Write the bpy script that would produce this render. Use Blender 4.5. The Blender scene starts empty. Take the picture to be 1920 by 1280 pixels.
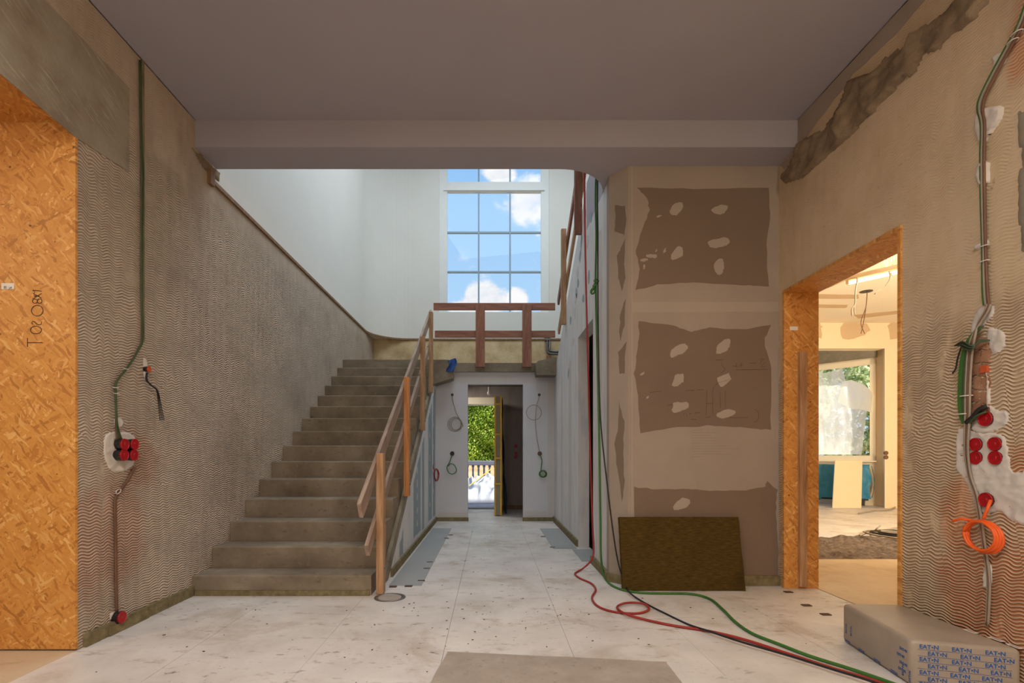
import bpy, bmesh, math, random
from mathutils import Vector, Matrix, noise
random.seed(11)
SC = bpy.context.scene
COL = SC.collection
R = math.radians

# ------------------------------------------------------------------ camera
CAMZ, FPX, VX, VY = 1.097, 960.0, 920.0, 850.0
cam_d = bpy.data.cameras.new('camera')
cam = bpy.data.objects.new('camera', cam_d)
COL.objects.link(cam)
cam.location = (0, 0, CAMZ)
cam.rotation_euler = (R(90), 0, 0)
cam_d.sensor_width = 36.0
cam_d.lens = 18.0
cam_d.shift_x = 40 / 1920
cam_d.shift_y = 210 / 1920
cam_d.clip_start = 0.05
cam_d.clip_end = 400
SC.camera = cam
SC.view_settings.view_transform = 'Standard'
SC.view_settings.look = 'None'
SC.view_settings.gamma = 1.0
SC.view_settings.exposure = 0.0
SC.view_settings.use_curve_mapping = False
try:
    SC.cycles.use_denoising = True
    SC.cycles.max_bounces = 10
    SC.cycles.diffuse_bounces = 6
    SC.cycles.transparent_max_bounces = 16
    SC.cycles.sample_clamp_indirect = 6.0
except Exception:
    pass


def srgb(r, g, b, a=1.0):
    f = lambda c: (c / 255 / 12.92) if c / 255 <= 0.04045 else ((c / 255 + 0.055) / 1.055) ** 2.4
    return (f(r), f(g), f(b), a)


# ------------------------------------------------------------------ node helper
class NB:
    """tiny node-tree builder"""
    def __init__(self, tree):
        self.t = tree
        self.n = tree.nodes
        self.l = tree.links

    def node(self, typ, **kw):
        n = self.n.new(typ)
        for k, v in kw.items():
            setattr(n, k, v)
        return n

    def put(self, sock, v):
        if v is None:
            return
        if isinstance(v, bpy.types.NodeSocket):
            self.l.new(v, sock)
        else:
            sock.default_value = v

    def math(self, op, a, b=None, c=None, clamp=False):
        n = self.node('ShaderNodeMath', operation=op, use_clamp=clamp)
        self.put(n.inputs[0], a)
        self.put(n.inputs[1], b)
        self.put(n.inputs[2], c)
        return n.outputs[0]

    def vmath(self, op, a, b=None):
        n = self.node('ShaderNodeVectorMath', operation=op)
        self.put(n.inputs[0], a)
        self.put(n.inputs[1], b)
        return n.outputs['Value'] if op in ('LENGTH', 'DOT_PRODUCT', 'DISTANCE') else n.outputs[0]

    def coord(self):
        return self.node('ShaderNodeTexCoord').outputs['Object']

    def sep(self, v):
        n = self.node('ShaderNodeSeparateXYZ')
        self.put(n.inputs[0], v)
        return n.outputs

    def comb(self, x, y, z):
        n = self.node('ShaderNodeCombineXYZ')
        for i, v in enumerate((x, y, z)):
            self.put(n.inputs[i], v)
        return n.outputs[0]

    def mapping(self, v, scale=(1, 1, 1), rot=(0, 0, 0), loc=(0, 0, 0)):
        n = self.node('ShaderNodeMapping')
        self.put(n.inputs['Vector'], v)
        n.inputs['Scale'].default_value = scale
        n.inputs['Rotation'].default_value = rot
        n.inputs['Location'].default_value = loc
        return n.outputs[0]

    def noise(self, v, scale, detail=4, rough=0.55, dist=0.0):
        n = self.node('ShaderNodeTexNoise')
        self.put(n.inputs['Vector'], v)
        n.inputs['Scale'].default_value = scale
        n.inputs['Detail'].default_value = detail
        n.inputs['Roughness'].default_value = rough
        n.inputs['Distortion'].default_value = dist
        return n.outputs[0]

    def voro(self, v, scale, feature='F1', rand=1.0):
        n = self.node('ShaderNodeTexVoronoi', feature=feature)
        self.put(n.inputs['Vector'], v)
        n.inputs['Scale'].default_value = scale
        n.inputs['Randomness'].default_value = rand
        return n

    def ramp(self, f, stops, interp='LINEAR'):
        n = self.node('ShaderNodeValToRGB')
        n.color_ramp.interpolation = interp
        els = n.color_ramp.elements
        while len(els) > 1:
            els.remove(els[-1])
        els[0].position = stops[0][0]
        els[0].color = stops[0][1]
        for p, c in stops[1:]:
            e = els.new(p)
            e.color = c
        self.put(n.inputs[0], f)
        return n.outputs[0]

    def band(self, f, lo, hi):
        n = self.node('ShaderNodeMapRange', interpolation_type='SMOOTHSTEP')
        self.put(n.inputs[0], f)
        n.inputs[1].default_value = lo
        n.inputs[2].default_value = hi
        return n.outputs[0]

    def mix(self, f, a, b, blend='MIX'):
        n = self.node('ShaderNodeMix', data_type='RGBA', blend_type=blend)
        self.put(n.inputs[0], f)
        self.put(n.inputs[6], a)
        self.put(n.inputs[7], b)
        return n.outputs[2]

    def bump(self, h, strength, dist, normal=None):
        n = self.node('ShaderNodeBump')
        n.inputs['Strength'].default_value = strength
        n.inputs['Distance'].default_value = dist
        self.put(n.inputs['Height'], h)
        if normal is not None:
            self.put(n.inputs['Normal'], normal)
        return n.outputs[0]


def new_mat(name):
    m = bpy.data.materials.new(name)
    m.use_nodes = True
    nb = NB(m.node_tree)
    nb.n.clear()
    out = nb.node('ShaderNodeOutputMaterial')
    bs = nb.node('ShaderNodeBsdfPrincipled')
    nb.l.new(bs.outputs[0], out.inputs[0])
    return m, nb, bs, out


# ------------------------------------------------------------------ world, sun, lights
def make_world():
    w = bpy.data.worlds.new('sky')
    SC.world = w
    w.use_nodes = True
    nb = NB(w.node_tree)
    nb.n.clear()
    out = nb.node('ShaderNodeOutputWorld')
    bg = nb.node('ShaderNodeBackground')
    d = nb.node('ShaderNodeTexCoord').outputs['Generated']
    z = nb.sep(d)[2]
    blue = nb.ramp(z, [(0.0, srgb(205, 226, 246)), (0.28, srgb(178, 218, 254)), (0.5, srgb(150, 200, 250)),
                       (1.0, srgb(82, 132, 205))])
    stretched = nb.mapping(d, scale=(1, 1, 1.35))
    n1 = nb.noise(stretched, 16.0, 10, 0.6, 0.15)
    n2 = nb.noise(stretched, 3.2, 4, 0.55)
    field = nb.math('ADD', nb.math('MULTIPLY', n1, 0.55), nb.math('MULTIPLY', n2, 0.45))

    def blob(px, py, rx, rz):
        c = Vector(((px - VX) / FPX, 1, (VY - py) / FPX)).normalized()
        off = nb.vmath('SUBTRACT', d, tuple(c))
        off = nb.vmath('MULTIPLY', off, (1 / rx, 0.0, 1 / rz))
        r = nb.vmath('LENGTH', off)
        y = nb.sep(d)[1]
        inside = nb.math('SUBTRACT', 1.0, r, clamp=True)
        return nb.math('MULTIPLY', inside, nb.math('GREATER_THAN', y, 0.0))
    b = None
    for args in ((905, 566, .072, .055), (968, 562, .03, .03), (870, 580, .05, .03), (995, 372, .105, .07), (940, 330, .06, .035),
                 (780, 590, .06, .04), (1060, 560, .06, .03), (1250, 420, .2, .09), (640, 460, .16, .07)):
        x = blob(*args)
        b = x if b is None else nb.math('MAXIMUM', b, x)
    b = nb.band(b, 0.0, 1.0)
    field = nb.math('ADD', field, nb.math('MULTIPLY', b, 0.34))
    mask = nb.band(field, 0.60, 0.72)
    shade = nb.ramp(n1, [(0.3, srgb(222, 230, 242)), (0.6, srgb(255, 255, 255))])
    col = nb.mix(mask, blue, shade)
    nb.put(bg.inputs[0], col)
    bg.inputs[1].default_value = 1.0
    nb.l.new(bg.outputs[0], out.inputs[0])


make_world()


def lamp(name, kind, loc, energy, color, size=None, size_y=None, target=None, rot=None, **kw):
    ld = bpy.data.lights.new(name, kind)
    ld.energy = energy
    ld.color = color
    if kind == 'AREA':
        ld.shape = 'RECTANGLE'
        ld.size = size
        ld.size_y = size_y or size
    elif kind == 'POINT':
        ld.shadow_soft_size = size or 0.1
    o = bpy.data.objects.new(name, ld)
    COL.objects.link(o)
    o.location = loc
    if target is not None:
        o.rotation_euler = (Vector(target) - Vector(loc)).to_track_quat('-Z', 'Y').to_euler()
    elif rot is not None:
        o.rotation_euler = rot
    for k, v in kw.items():
        setattr(ld, k, v)
    return o


sun = lamp('sun', 'SUN', (0, 0, 20), 8.0, (1.0, 0.93, 0.80), rot=Vector((-0.80, 0.22, -0.75)).to_track_quat('-Z', 'Y').to_euler(), angle=R(1.0))
# added area fills, plus warm site lamps for the hall's right side and left room
lamp('stairwell_fill_light', 'AREA', (0.2, 6.8, 7.3), 190, (0.75, 0.875, 1.0), 3.2, 4.2, target=(0.1, 7.2, 0))  # added overhead fill brightening the stairwell; the roof has no opening
lamp('hall_fill_light', 'AREA', (-0.5, -0.35, 3.64), 165, (1.0, 0.95, 0.915), 2.4, 1.6, rot=(0, 0, 0))  # added overhead fill for the hall floor, out of view behind the camera
lamp('hall_site_lamp', 'AREA', (1.9, -0.7, 3.3), 34, (1.0, 0.76, 0.50), 0.6, 0.6, target=(2.0, 2.9, 0.6))
lamp('left_room_lamp', 'AREA', (-4.2, 0.6, 2.8), 25, (1.0, 0.76, 0.50), 0.7, 0.7, target=(-2.6, 2.8, 0.9))
lamp('right_room_fill_light', 'AREA', (6.1, 3.9, 1.7), 320, (1.0, 0.86, 0.65), 0.8, 0.8, target=(6.9, 8.8, 3.5))  # unseen fill added to brighten the right room's ceiling and far walls
lamp('back_hall_fill_light', 'AREA', (-0.75, 9.4, 2.3), 10, (1.0, 0.94, 0.88), 0.4, 0.4, target=(0.2, 9.4, 0))  # small fill added for the back hall, separate from the hanging bulb

# ------------------------------------------------------------------ pixel-to-plane measuring helpers
XL, XR, XC, XU, YP = -2.31, 2.40, 1.03, -0.89, 4.264


def PT(px, py, d):
    return Vector(((px - VX) * d / FPX, d, CAMZ + (VY - py) * d / FPX))


def LW(px, py, o=0.0):
    return PT(px, py, (XL + o) * FPX / (px - VX))


def RW(px, py, o=0.0):
    return PT(px, py, (XR - o) * FPX / (px - VX))


def CW(px, py, o=0.0):
    return PT(px, py, (XC - o) * FPX / (px - VX))


def UW(px, py, o=0.0):
    return PT(px, py, (XU + o) * FPX / (px - VX))


def FL(px, py, o=0.0):
    return PT(px, py, (CAMZ - o) * FPX / (py - VY))


def PW(px, py, o=0.0):
    return PT(px, py, YP - o)


def EW(px, py, o=0.0):
    return PT(px, py, 8.33 - o)


# ------------------------------------------------------------------ mesh helper
class MB:
    def __init__(self):
        self.bm = bmesh.new()

    def box(self, x0, x1, y0, y1, z0, z1, M=None):
        vs = []
        for x, y, z in ((x0, y0, z0), (x1, y0, z0), (x1, y1, z0), (x0, y1, z0), (x0, y0, z1), (x1, y0, z1), (x1, y1, z1), (x0, y1, z1)):
            p = Vector((x, y, z))
            vs.append(self.bm.verts.new(M @ p if M else p))
        for f in ((0, 3, 2, 1), (4, 5, 6, 7), (0, 1, 5, 4), (1, 2, 6, 5), (2, 3, 7, 6), (3, 0, 4, 7)):
            self.bm.faces.new([vs[i] for i in f])
        return self

    def prism(self, pts, lo, hi, axis='z'):
        def P(a, b, c):
            return {'z': (a, b, c), 'x': (c, a, b), 'y': (a, c, b)}[axis]
        v0 = [self.bm.verts.new(P(a, b, lo)) for a, b in pts]
        v1 = [self.bm.verts.new(P(a, b, hi)) for a, b in pts]
        n = len(pts)
        self.bm.faces.new(v0)
        self.bm.faces.new(v1)
        for i in range(n):
            self.bm.faces.new((v0[i], v0[(i + 1) % n], v1[(i + 1) % n], v1[i]))
        return self

    def slab(self, pts3, normal, thick):
        """extrude a 3D polygon along a vector"""
        nrm = Vector(normal).normalized() * thick
        v0 = [self.bm.verts.new(p) for p in pts3]
        v1 = [self.bm.verts.new(Vector(p) + nrm) for p in pts3]
        n = len(pts3)
        self.bm.faces.new(v0)
        self.bm.faces.new(v1)
        for i in range(n):
            self.bm.faces.new((v0[i], v0[(i + 1) % n], v1[(i + 1) % n], v1[i]))
        return self

    def tube(self, path, r, n=7, closed=False):
        path = [Vector(p) for p in path]
        m = len(path)
        rings = []
        prev = None
        for i, p in enumerate(path):
            if closed:
                t = path[(i + 1) % m] - path[i - 1]
            else:
                t = path[min(i + 1, m - 1)] - path[max(i - 1, 0)]
            if t.length < 1e-9:
                t = Vector((0, 0, 1))
            t.normalize()
            if prev is None:
                a = t.cross(Vector((0.31, 0.17, 0.93)))
                if a.length < 1e-3:
                    a = t.cross(Vector((1, 0, 0)))
            else:
                a = prev - t * prev.dot(t)
                if a.length < 1e-6:
                    a = t.cross(Vector((0.31, 0.17, 0.93)))
            a.normalize()
            prev = a
            b = t.cross(a)
            rr = r[i] if isinstance(r, (list, tuple)) else r
            rings.append([self.bm.verts.new(p + (a * math.cos(2 * math.pi * k / n) + b * math.sin(2 * math.pi * k / n)) * rr) for k in range(n)])
        for i in range(m if closed else m - 1):
            A, B = rings[i], rings[(i + 1) % m]
            for k in range(n):
                self.bm.faces.new((A[k], A[(k + 1) % n], B[(k + 1) % n], B[k]))
        if not closed:
            self.bm.faces.new(rings[0][::-1])
            self.bm.faces.new(rings[-1])
        return self

    def lathe(self, profile, origin, axis, n=20):
        """profile = (radius, height) pairs turned round axis through origin"""
        ax = Vector(axis).normalized()
        a = ax.orthogonal().normalized()
        b = ax.cross(a)
        rings = []
        for r, h in profile:
            c = Vector(origin) + ax * h
            if r < 1e-6:
                rings.append([self.bm.verts.new(c)])
            else:
                rings.append([self.bm.verts.new(c + (a * math.cos(2 * math.pi * k / n) + b * math.sin(2 * math.pi * k / n)) * r) for k in range(n)])
        for A, B in zip(rings, rings[1:]):
            for k in range(n):
                k2 = (k + 1) % n
                if len(A) == 1 and len(B) == 1:
                    continue
                if len(A) == 1:
                    self.bm.faces.new((A[0], B[k2], B[k]))
                elif len(B) == 1:
                    self.bm.faces.new((A[k], A[k2], B[0]))
                else:
                    self.bm.faces.new((A[k], A[k2], B[k2], B[k]))
        if len(rings[0]) > 1:
            self.bm.faces.new(rings[0][::-1])
        if len(rings[-1]) > 1:
            self.bm.faces.new(rings[-1])
        return self

    def grid(self, fn, nu, nv):
        vs = [[self.bm.verts.new(fn(i / nu, j / nv)) for i in range(nu + 1)] for j in range(nv + 1)]
        for j in range(nv):
            for i in range(nu):
                self.bm.faces.new((vs[j][i], vs[j][i + 1], vs[j + 1][i + 1], vs[j + 1][i]))
        return self

    def bevel(self, w, seg=2):
        bmesh.ops.recalc_face_normals(self.bm, faces=self.bm.faces)
        bmesh.ops.bevel(self.bm, geom=list(self.bm.edges), offset=w, segments=seg, profile=0.5, affect='EDGES')
        return self

    def mesh(self, name, mat, smooth=False):
        bmesh.ops.recalc_face_normals(self.bm, faces=self.bm.faces)
        me = bpy.data.meshes.new(name)
        self.bm.to_mesh(me)
        self.bm.free()
        if smooth:
            for p in me.polygons:
                p.use_smooth = True
        if mat:
            me.materials.append(mat)
        return me

    def build(self, name, mat, parent=None, smooth=False, M=None, **props):
        return link(name, self.mesh(name, mat, smooth), parent, M, **props)


def link(name, me, parent=None, M=None, **props):
    o = bpy.data.objects.new(name, me)
    COL.objects.link(o)
    if M is not None:
        o.matrix_basis = M
    if parent is not None:
        o.parent = parent
        o.matrix_parent_inverse = wm(parent).inverted()
    for k, v in props.items():
        o[k] = v
    return o


def wm(o):
    m = o.matrix_basis.copy()
    if o.parent is not None:
        m = wm(o.parent) @ o.matrix_parent_inverse @ m
    return m


def thing(name, label, cat, loc, group=None):
    o = bpy.data.objects.new(name, None)
    COL.objects.link(o)
    o.location = loc
    o.empty_display_size = 0.05
    o['label'] = label
    o['category'] = cat
    if group:
        o['group'] = group
    return o


def tag(o, label, cat, group=None, kind=None):
    o['label'] = label
    o['category'] = cat
    if group:
        o['group'] = group
    if kind:
        o['kind'] = kind
    return o


def struct(o):
    o['kind'] = 'structure'
    return o


def spline(pts, sub=6, closed=False):
    pts = [Vector(p) for p in pts]
    n = len(pts)
    out = []
    rng = range(n) if closed else range(n - 1)
    for i in rng:
        if closed:
            p0, p1, p2, p3 = pts[i - 1], pts[i], pts[(i + 1) % n], pts[(i + 2) % n]
        else:
            p0, p1, p2, p3 = pts[max(i - 1, 0)], pts[i], pts[i + 1], pts[min(i + 2, n - 1)]
        for k in range(sub):
            t = k / sub
            out.append(0.5 * ((2 * p1) + (p2 - p0) * t + (2 * p0 - 5 * p1 + 4 * p2 - p3) * t * t + (3 * p1 - p0 - 3 * p2 + p3) * t ** 3))
    if not closed:
        out.append(pts[-1])
    return out


def rough_outline(pts, jit, sub=4, smooth=True, seed=None):
    rnd = random.Random(seed if seed is not None else random.random())
    pts = [Vector(p) for p in pts]
    if smooth:
        ring = spline(pts, sub, True)
    else:
        ring = []
        n = len(pts)
        for i in range(n):
            for k in range(sub):
                ring.append(pts[i].lerp(pts[(i + 1) % n], k / sub))
    nrm = (pts[1] - pts[0]).cross(pts[-1] - pts[0]).normalized()
    out = []
    for p in ring:
        j = Vector((rnd.gauss(0, 1), rnd.gauss(0, 1), rnd.gauss(0, 1))) * jit
        out.append(p + j - nrm * j.dot(nrm))
    return out


def patch(name, pts, normal, thick, mat, parent, jit=0.004, sub=4, smooth=True, **props):
    return MB().slab(rough_outline(pts, jit, sub, smooth), normal, thick).build(name, mat, parent, **props)


def dab(name, c, u, v, ru, rv, ang, normal, thick, mat, parent, seed):
    rnd = random.Random(seed)
    pts = []
    for k in range(9):
        a = 2 * math.pi * k / 9
        rr = 1 + rnd.uniform(-.22, .22)
        x, y = math.cos(a) * ru * rr, math.sin(a) * rv * rr
        pts.append(Vector(c) + Vector(u) * (x * math.cos(ang) - y * math.sin(ang)) + Vector(v) * (x * math.sin(ang) + y * math.cos(ang)))
    return patch(name, pts, normal, thick, mat, parent, 0.002, 3)


def inside(poly, x, y):
    c = False
    n = len(poly)
    for i in range(n):
        x1, y1 = poly[i]
        x2, y2 = poly[(i + 1) % n]
        if (y1 > y) != (y2 > y) and x < (x2 - x1) * (y - y1) / (y2 - y1) + x1:
            c = not c
    return c


def crust(name, poly, to3, normal, res, base, amp, freq, mat, parent, seed=0.0):
    """rough mortar crust: a lumpy sheet standing proud of a wall, over a 2D outline in the wall's plane"""
    xs = [p[0] for p in poly]
    ys = [p[1] for p in poly]
    x0, y0 = min(xs), min(ys)
    nx, ny = int((max(xs) - x0) / res) + 1, int((max(ys) - y0) / res) + 1
    nrm = Vector(normal)
    mb = MB()
    vs = {}

    def vert(i, j):
        if (i, j) not in vs:
            x, y = x0 + i * res, y0 + j * res
            edge = min(1.0, sum(inside(poly, x + a * res * 1.2, y + b * res * 1.2) for a, b in ((1, 0), (-1, 0), (0, 1), (0, -1), (0, 0))) / 5.0)
            h = noise.fractal(Vector((x * freq, y * freq, seed)), 1.0, 2.0, 4)
            r = 1.0 - abs(noise.noise(Vector((x * freq * .8, y * freq * 1.7, seed + 5))))
            hh = (base + amp * h + amp * .7 * (r ** 6)) if edge >= 0.99 else -0.004
            jx, jy = noise.noise(Vector((x * 31, y * 31, 1))) * res * .5, noise.noise(Vector((x * 31, y * 31, 9))) * res * .5
            vs[(i, j)] = mb.bm.verts.new(to3(x + jx, y + jy) + nrm * max(hh, -0.004))
        return vs[(i, j)]
    for i in range(nx):
        for j in range(ny):
            wob = noise.noise(Vector((i * res * 14, j * res * 14, seed + 3))) * res * 1.5
            if inside(poly, x0 + (i + .5) * res + wob, y0 + (j + .5) * res + wob):
                mb.bm.faces.new((vert(i, j), vert(i + 1, j), vert(i + 1, j + 1), vert(i, j + 1)))
    return mb.build(name, mat, parent, smooth=True)


# ------------------------------------------------------------------ materials
def plain(name, c, rough=0.6, metal=0.0, var=0.08, scale=6.0, bump=0.0, bscale=60.0, spec=0.4, coat=0.0):
    m, nb, bs, _ = new_mat(name)
    co = nb.coord()
    n = nb.noise(co, scale, 4)
    dark = tuple(x * (1 - var) for x in c[:3]) + (1,)
    lite = tuple(min(1, x * (1 + var)) for x in c[:3]) + (1,)
    nb.put(bs.inputs['Base Color'], nb.ramp(n, [(0.3, dark), (0.7, lite)]))
    bs.inputs['Roughness'].default_value = rough
    bs.inputs['Metallic'].default_value = metal
    bs.inputs['Specular IOR Level'].default_value = spec
    if coat:
        bs.inputs['Coat Weight'].default_value = coat
    if bump:
        nb.put(bs.inputs['Normal'], nb.bump(nb.noise(co, bscale, 5), bump, 0.01))
    return m


def comb_mat(name, ridge, groove, flat, stain, spots, ax, bare, amp=1.0, pitch=0.0165, dirt=srgb(96, 84, 66), stain_gain=1.0, smooth_above=None):
    """tile-adhesive combed over a wall: wavy trowel ridges, in strokes of their own phase; ax = which object axis runs along the wall"""
    m, nb, bs, _ = new_mat(name)
    co = nb.coord()
    s = nb.sep(co)
    u, v = s[ax], s[2]
    p2 = nb.comb(u, v, 0.0)
    warp = nb.noise(p2, 1.6, 2)
    warp2 = nb.noise(nb.vmath('ADD', p2, (7.3, 2.1, 0)), 4.0, 3)
    cell = nb.voro(nb.mapping(p2, scale=(4.0, 1.25, 1)), 1.0)
    rnd = nb.sep(cell.outputs['Color'])
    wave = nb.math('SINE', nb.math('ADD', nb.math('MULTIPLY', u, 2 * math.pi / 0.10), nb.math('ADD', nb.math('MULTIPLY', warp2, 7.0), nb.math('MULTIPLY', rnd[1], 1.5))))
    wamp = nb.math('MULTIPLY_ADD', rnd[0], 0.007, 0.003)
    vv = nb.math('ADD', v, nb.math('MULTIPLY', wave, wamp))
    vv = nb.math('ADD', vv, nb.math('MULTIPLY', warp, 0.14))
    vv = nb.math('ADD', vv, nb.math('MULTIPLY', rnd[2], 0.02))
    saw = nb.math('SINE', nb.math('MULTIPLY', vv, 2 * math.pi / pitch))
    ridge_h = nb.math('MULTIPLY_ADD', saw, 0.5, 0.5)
    # where the comb slid flat or the adhesive was scraped off
    sc = nb.band(nb.noise(nb.vmath('ADD', nb.mapping(p2, scale=(1.8, .9, 1)), (3.0, 9.0, 0)), 2.2, 5, 0.6), bare - .06, bare + .08)
    keep = nb.math('SUBTRACT', 1.0, sc)
    if smooth_above is not None:
        keep = nb.math('MULTIPLY', keep, nb.math('SUBTRACT', 1.0, nb.math('MULTIPLY', nb.band(nb.math('ADD', v, nb.math('MULTIPLY', warp2, .5)), smooth_above, smooth_above + .25), .8)))
    h = nb.math('MULTIPLY', ridge_h, nb.math('MULTIPLY', keep, amp))
    fine = nb.noise(p2, 70, 4)
    col = nb.mix(nb.math('MULTIPLY', keep, nb.math('POWER', ridge_h, 1.3)), groove, ridge)  # darker grooves: shade painted in by ridge height, plus brown substrate showing through
    col = nb.mix(nb.math('MULTIPLY', nb.math('SUBTRACT', 1.0, keep), .85), col, flat)
    fleck = nb.band(nb.noise(nb.mapping(p2, scale=(2.2, 6, 1)), 6, 6, .72), .60, .68)
    col = nb.mix(nb.math('MULTIPLY', nb.math('MULTIPLY', fleck, nb.math('SUBTRACT', 1.0, keep)), .45), col, dirt)
    cloud = nb.noise(nb.vmath('ADD', p2, (1.0, 4.0, 0)), 1.3, 5)
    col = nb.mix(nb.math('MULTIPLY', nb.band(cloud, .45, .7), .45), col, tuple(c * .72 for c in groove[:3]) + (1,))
    col = nb.mix(nb.math('MULTIPLY', nb.noise(nb.mapping(p2, scale=(7, 1.6, 1)), 1.6, 3), 0.42), col, srgb(232, 216, 196))
    d = nb.band(nb.noise(nb.vmath('ADD', p2, (8, 8, 0)), 14, 6, .7), .62, .74)
    d = nb.math('MULTIPLY', d, nb.band(nb.noise(nb.vmath('ADD', p2, (2, 6, 0)), .9, 3), .4, .62))
    col = nb.mix(nb.math('MULTIPLY', d, .85), col, dirt)
    m_all = None
    for (cu, cv, ru, rv) in spots:
        dd = nb.vmath('LENGTH', nb.vmath('MULTIPLY', nb.vmath('SUBTRACT', p2, (cu, cv, 0)), (1 / ru, 1 / rv, 0)))
        k = nb.math('SUBTRACT', 1.0, dd, clamp=True)
        m_all = k if m_all is None else nb.math('MAXIMUM', m_all, k)
    if m_all is not None:
        k = nb.math('MULTIPLY', nb.band(nb.math('ADD', m_all, nb.math('MULTIPLY_ADD', warp2, 1.1, -.55)), .12, .6), nb.math('SUBTRACT', 1.15, ridge_h), clamp=True)
        col = nb.mix(nb.math('MULTIPLY', k, stain_gain), col, stain)
    nb.put(bs.inputs['Base Color'], col)
    bs.inputs['Roughness'].default_value = 0.9
    bs.inputs['Specular IOR Level'].default_value = 0.2
    hh = nb.math('ADD', h, nb.math('MULTIPLY', fine, 0.25))
    nb.put(bs.inputs['Normal'], nb.bump(hh, 1.0, 0.008))
    return m


def concrete_mat(name, c1, c2, c3, scale=3.0, rough=0.85, bump=0.35):
    m, nb, bs, _ = new_mat(name)
    co = nb.coord()
    n = nb.noise(co, scale, 6, .6)
    n2 = nb.noise(nb.mapping(co, scale=(1, 1, 2.5)), scale * 6, 5, .65)
    col = nb.ramp(n, [(.28, c1), (.52, c2), (.74, c3)])
    col = nb.mix(nb.math('MULTIPLY', nb.band(n2, .56, .72), .5), col, tuple(x * .6 for x in c1[:3]) + (1,))
    col = nb.mix(nb.math('MULTIPLY', nb.band(nb.noise(nb.vmath('ADD', co, (5, 5, 5)), scale * 11, 4, .6), .62, .7), .35), col, c3)
    nb.put(bs.inputs['Base Color'], col)
    bs.inputs['Roughness'].default_value = rough
    bs.inputs['Specular IOR Level'].default_value = .25
    nb.put(bs.inputs['Normal'], nb.bump(nb.noise(co, 45, 6, .65), bump, .008))
    return m


def scratched_mat(name, c1, c2, c3):
    m, nb, bs, _ = new_mat(name)
    co = nb.coord()
    s = nb.sep(co)
    p = nb.comb(s[1], s[2], 0.0)
    col = nb.ramp(nb.noise(p, 2.4, 5, .6), [(.3, c1), (.5, c2), (.7, c3)])
    t = nb.mapping(nb.mapping(p, rot=(0, 0, R(24))), scale=(1.6, 26, 1))
    sc = nb.band(nb.noise(t, 3.0, 5, .7, .3), .53, .62)
    col = nb.mix(nb.math('MULTIPLY', nb.math('MULTIPLY', sc, nb.band(nb.noise(p, 3.2, 3), .42, .6)), .65), col, srgb(190, 180, 158))
    nb.put(bs.inputs['Base Color'], col)
    bs.inputs['Roughness'].default_value = .8
    nb.put(bs.inputs['Normal'], nb.bump(nb.noise(co, 40, 5, .6), .3, .006))
    return m


def osb_mat(name, ax=(0, 2), tint=1.0):
    """oriented strand board: stretched flakes in several directions laid over each other"""
    m, nb, bs, _ = new_mat(name)
    co = nb.coord()
    s = nb.sep(co)
    p = nb.comb(s[ax[0]], s[ax[1]], 0.0)
    wob = nb.noise(p, 9, 3)
    p = nb.vmath('ADD', p, nb.comb(nb.math('MULTIPLY', wob, .05), nb.math('MULTIPLY', nb.noise(nb.vmath('ADD', p, (4, 4, 0)), 9, 3), .05), 0.0))
    base = None
    hs = None
    stops = [(0.0, srgb(140, 88, 36)), (.25, srgb(190, 126, 56)), (.5, srgb(214, 152, 76)), (.78, srgb(202, 138, 64)), (1.0, srgb(236, 188, 116))]
    for k, (a, sx, sy) in enumerate(((75, 17, 62), (20, 15, 58), (118, 16, 54), (150, 14, 50), (48, 18, 66))):
        q = nb.mapping(nb.mapping(p, rot=(0, 0, R(a))), scale=(sx * .8, sy * 1.25, 1), loc=(k * 3.1, k * 1.7, 0))
        vn = nb.voro(q, 1.0)
        r = nb.sep(vn.outputs['Color'])
        grain = nb.noise(nb.mapping(q, scale=(.35, 3.4, 1)), 2.0, 3)
        f = nb.math('ADD', nb.math('MULTIPLY', r[0], .8), nb.math('MULTIPLY', grain, .3))
        c = nb.ramp(f, stops)
        on = nb.math('GREATER_THAN', r[1], 0.62)
        if base is None:
            base, hs = c, r[2]
        else:
            base = nb.mix(on, base, c)
            hs = nb.mix(on, hs, r[2])
    dk = nb.band(nb.noise(nb.vmath('ADD', p, (2, 7, 0)), 16, 5, .7), .66, .74)
    base = nb.mix(nb.math('MULTIPLY', dk, .6), base, srgb(104, 62, 26))
    knots = nb.voro(nb.vmath('ADD', p, (3, 1, 0)), 7)
    base = nb.mix(nb.math('MULTIPLY', nb.math('LESS_THAN', knots.outputs['Distance'], .045), .85), base, srgb(70, 42, 22))
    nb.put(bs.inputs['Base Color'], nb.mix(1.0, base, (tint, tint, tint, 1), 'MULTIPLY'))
    bs.inputs['Roughness'].default_value = .55
    nb.put(bs.inputs['Normal'], nb.bump(hs, .25, .003))
    return m


def wood_mat(name, c1, c2, c3, rough=.65):
    m, nb, bs, _ = new_mat(name)
    co = nb.coord()   # boards are modelled with their length on local Z
    q = nb.mapping(co, scale=(9, 9, .9))
    ring = nb.noise(q, 3.0, 5, .6, .6)
    fib = nb.noise(nb.mapping(co, scale=(60, 60, 2.2)), 3.0, 3)
    f = nb.math('ADD', nb.math('MULTIPLY', ring, .75), nb.math('MULTIPLY', fib, .3))
    col = nb.ramp(f, [(.32, c1), (.52, c2), (.72, c3)])
    kn = nb.voro(nb.mapping(co, scale=(5, 5, 2.2)), 1.6)
    col = nb.mix(nb.math('MULTIPLY', nb.math('SUBTRACT', 1.0, nb.band(kn.outputs['Distance'], .06, .11)), .6), col, tuple(x * .4 for x in c1[:3]) + (1,))
    nb.put(bs.inputs['Base Color'], col)
    bs.inputs['Roughness'].default_value = rough
    nb.put(bs.inputs['Normal'], nb.bump(fib, .2, .003))
    return m


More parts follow.
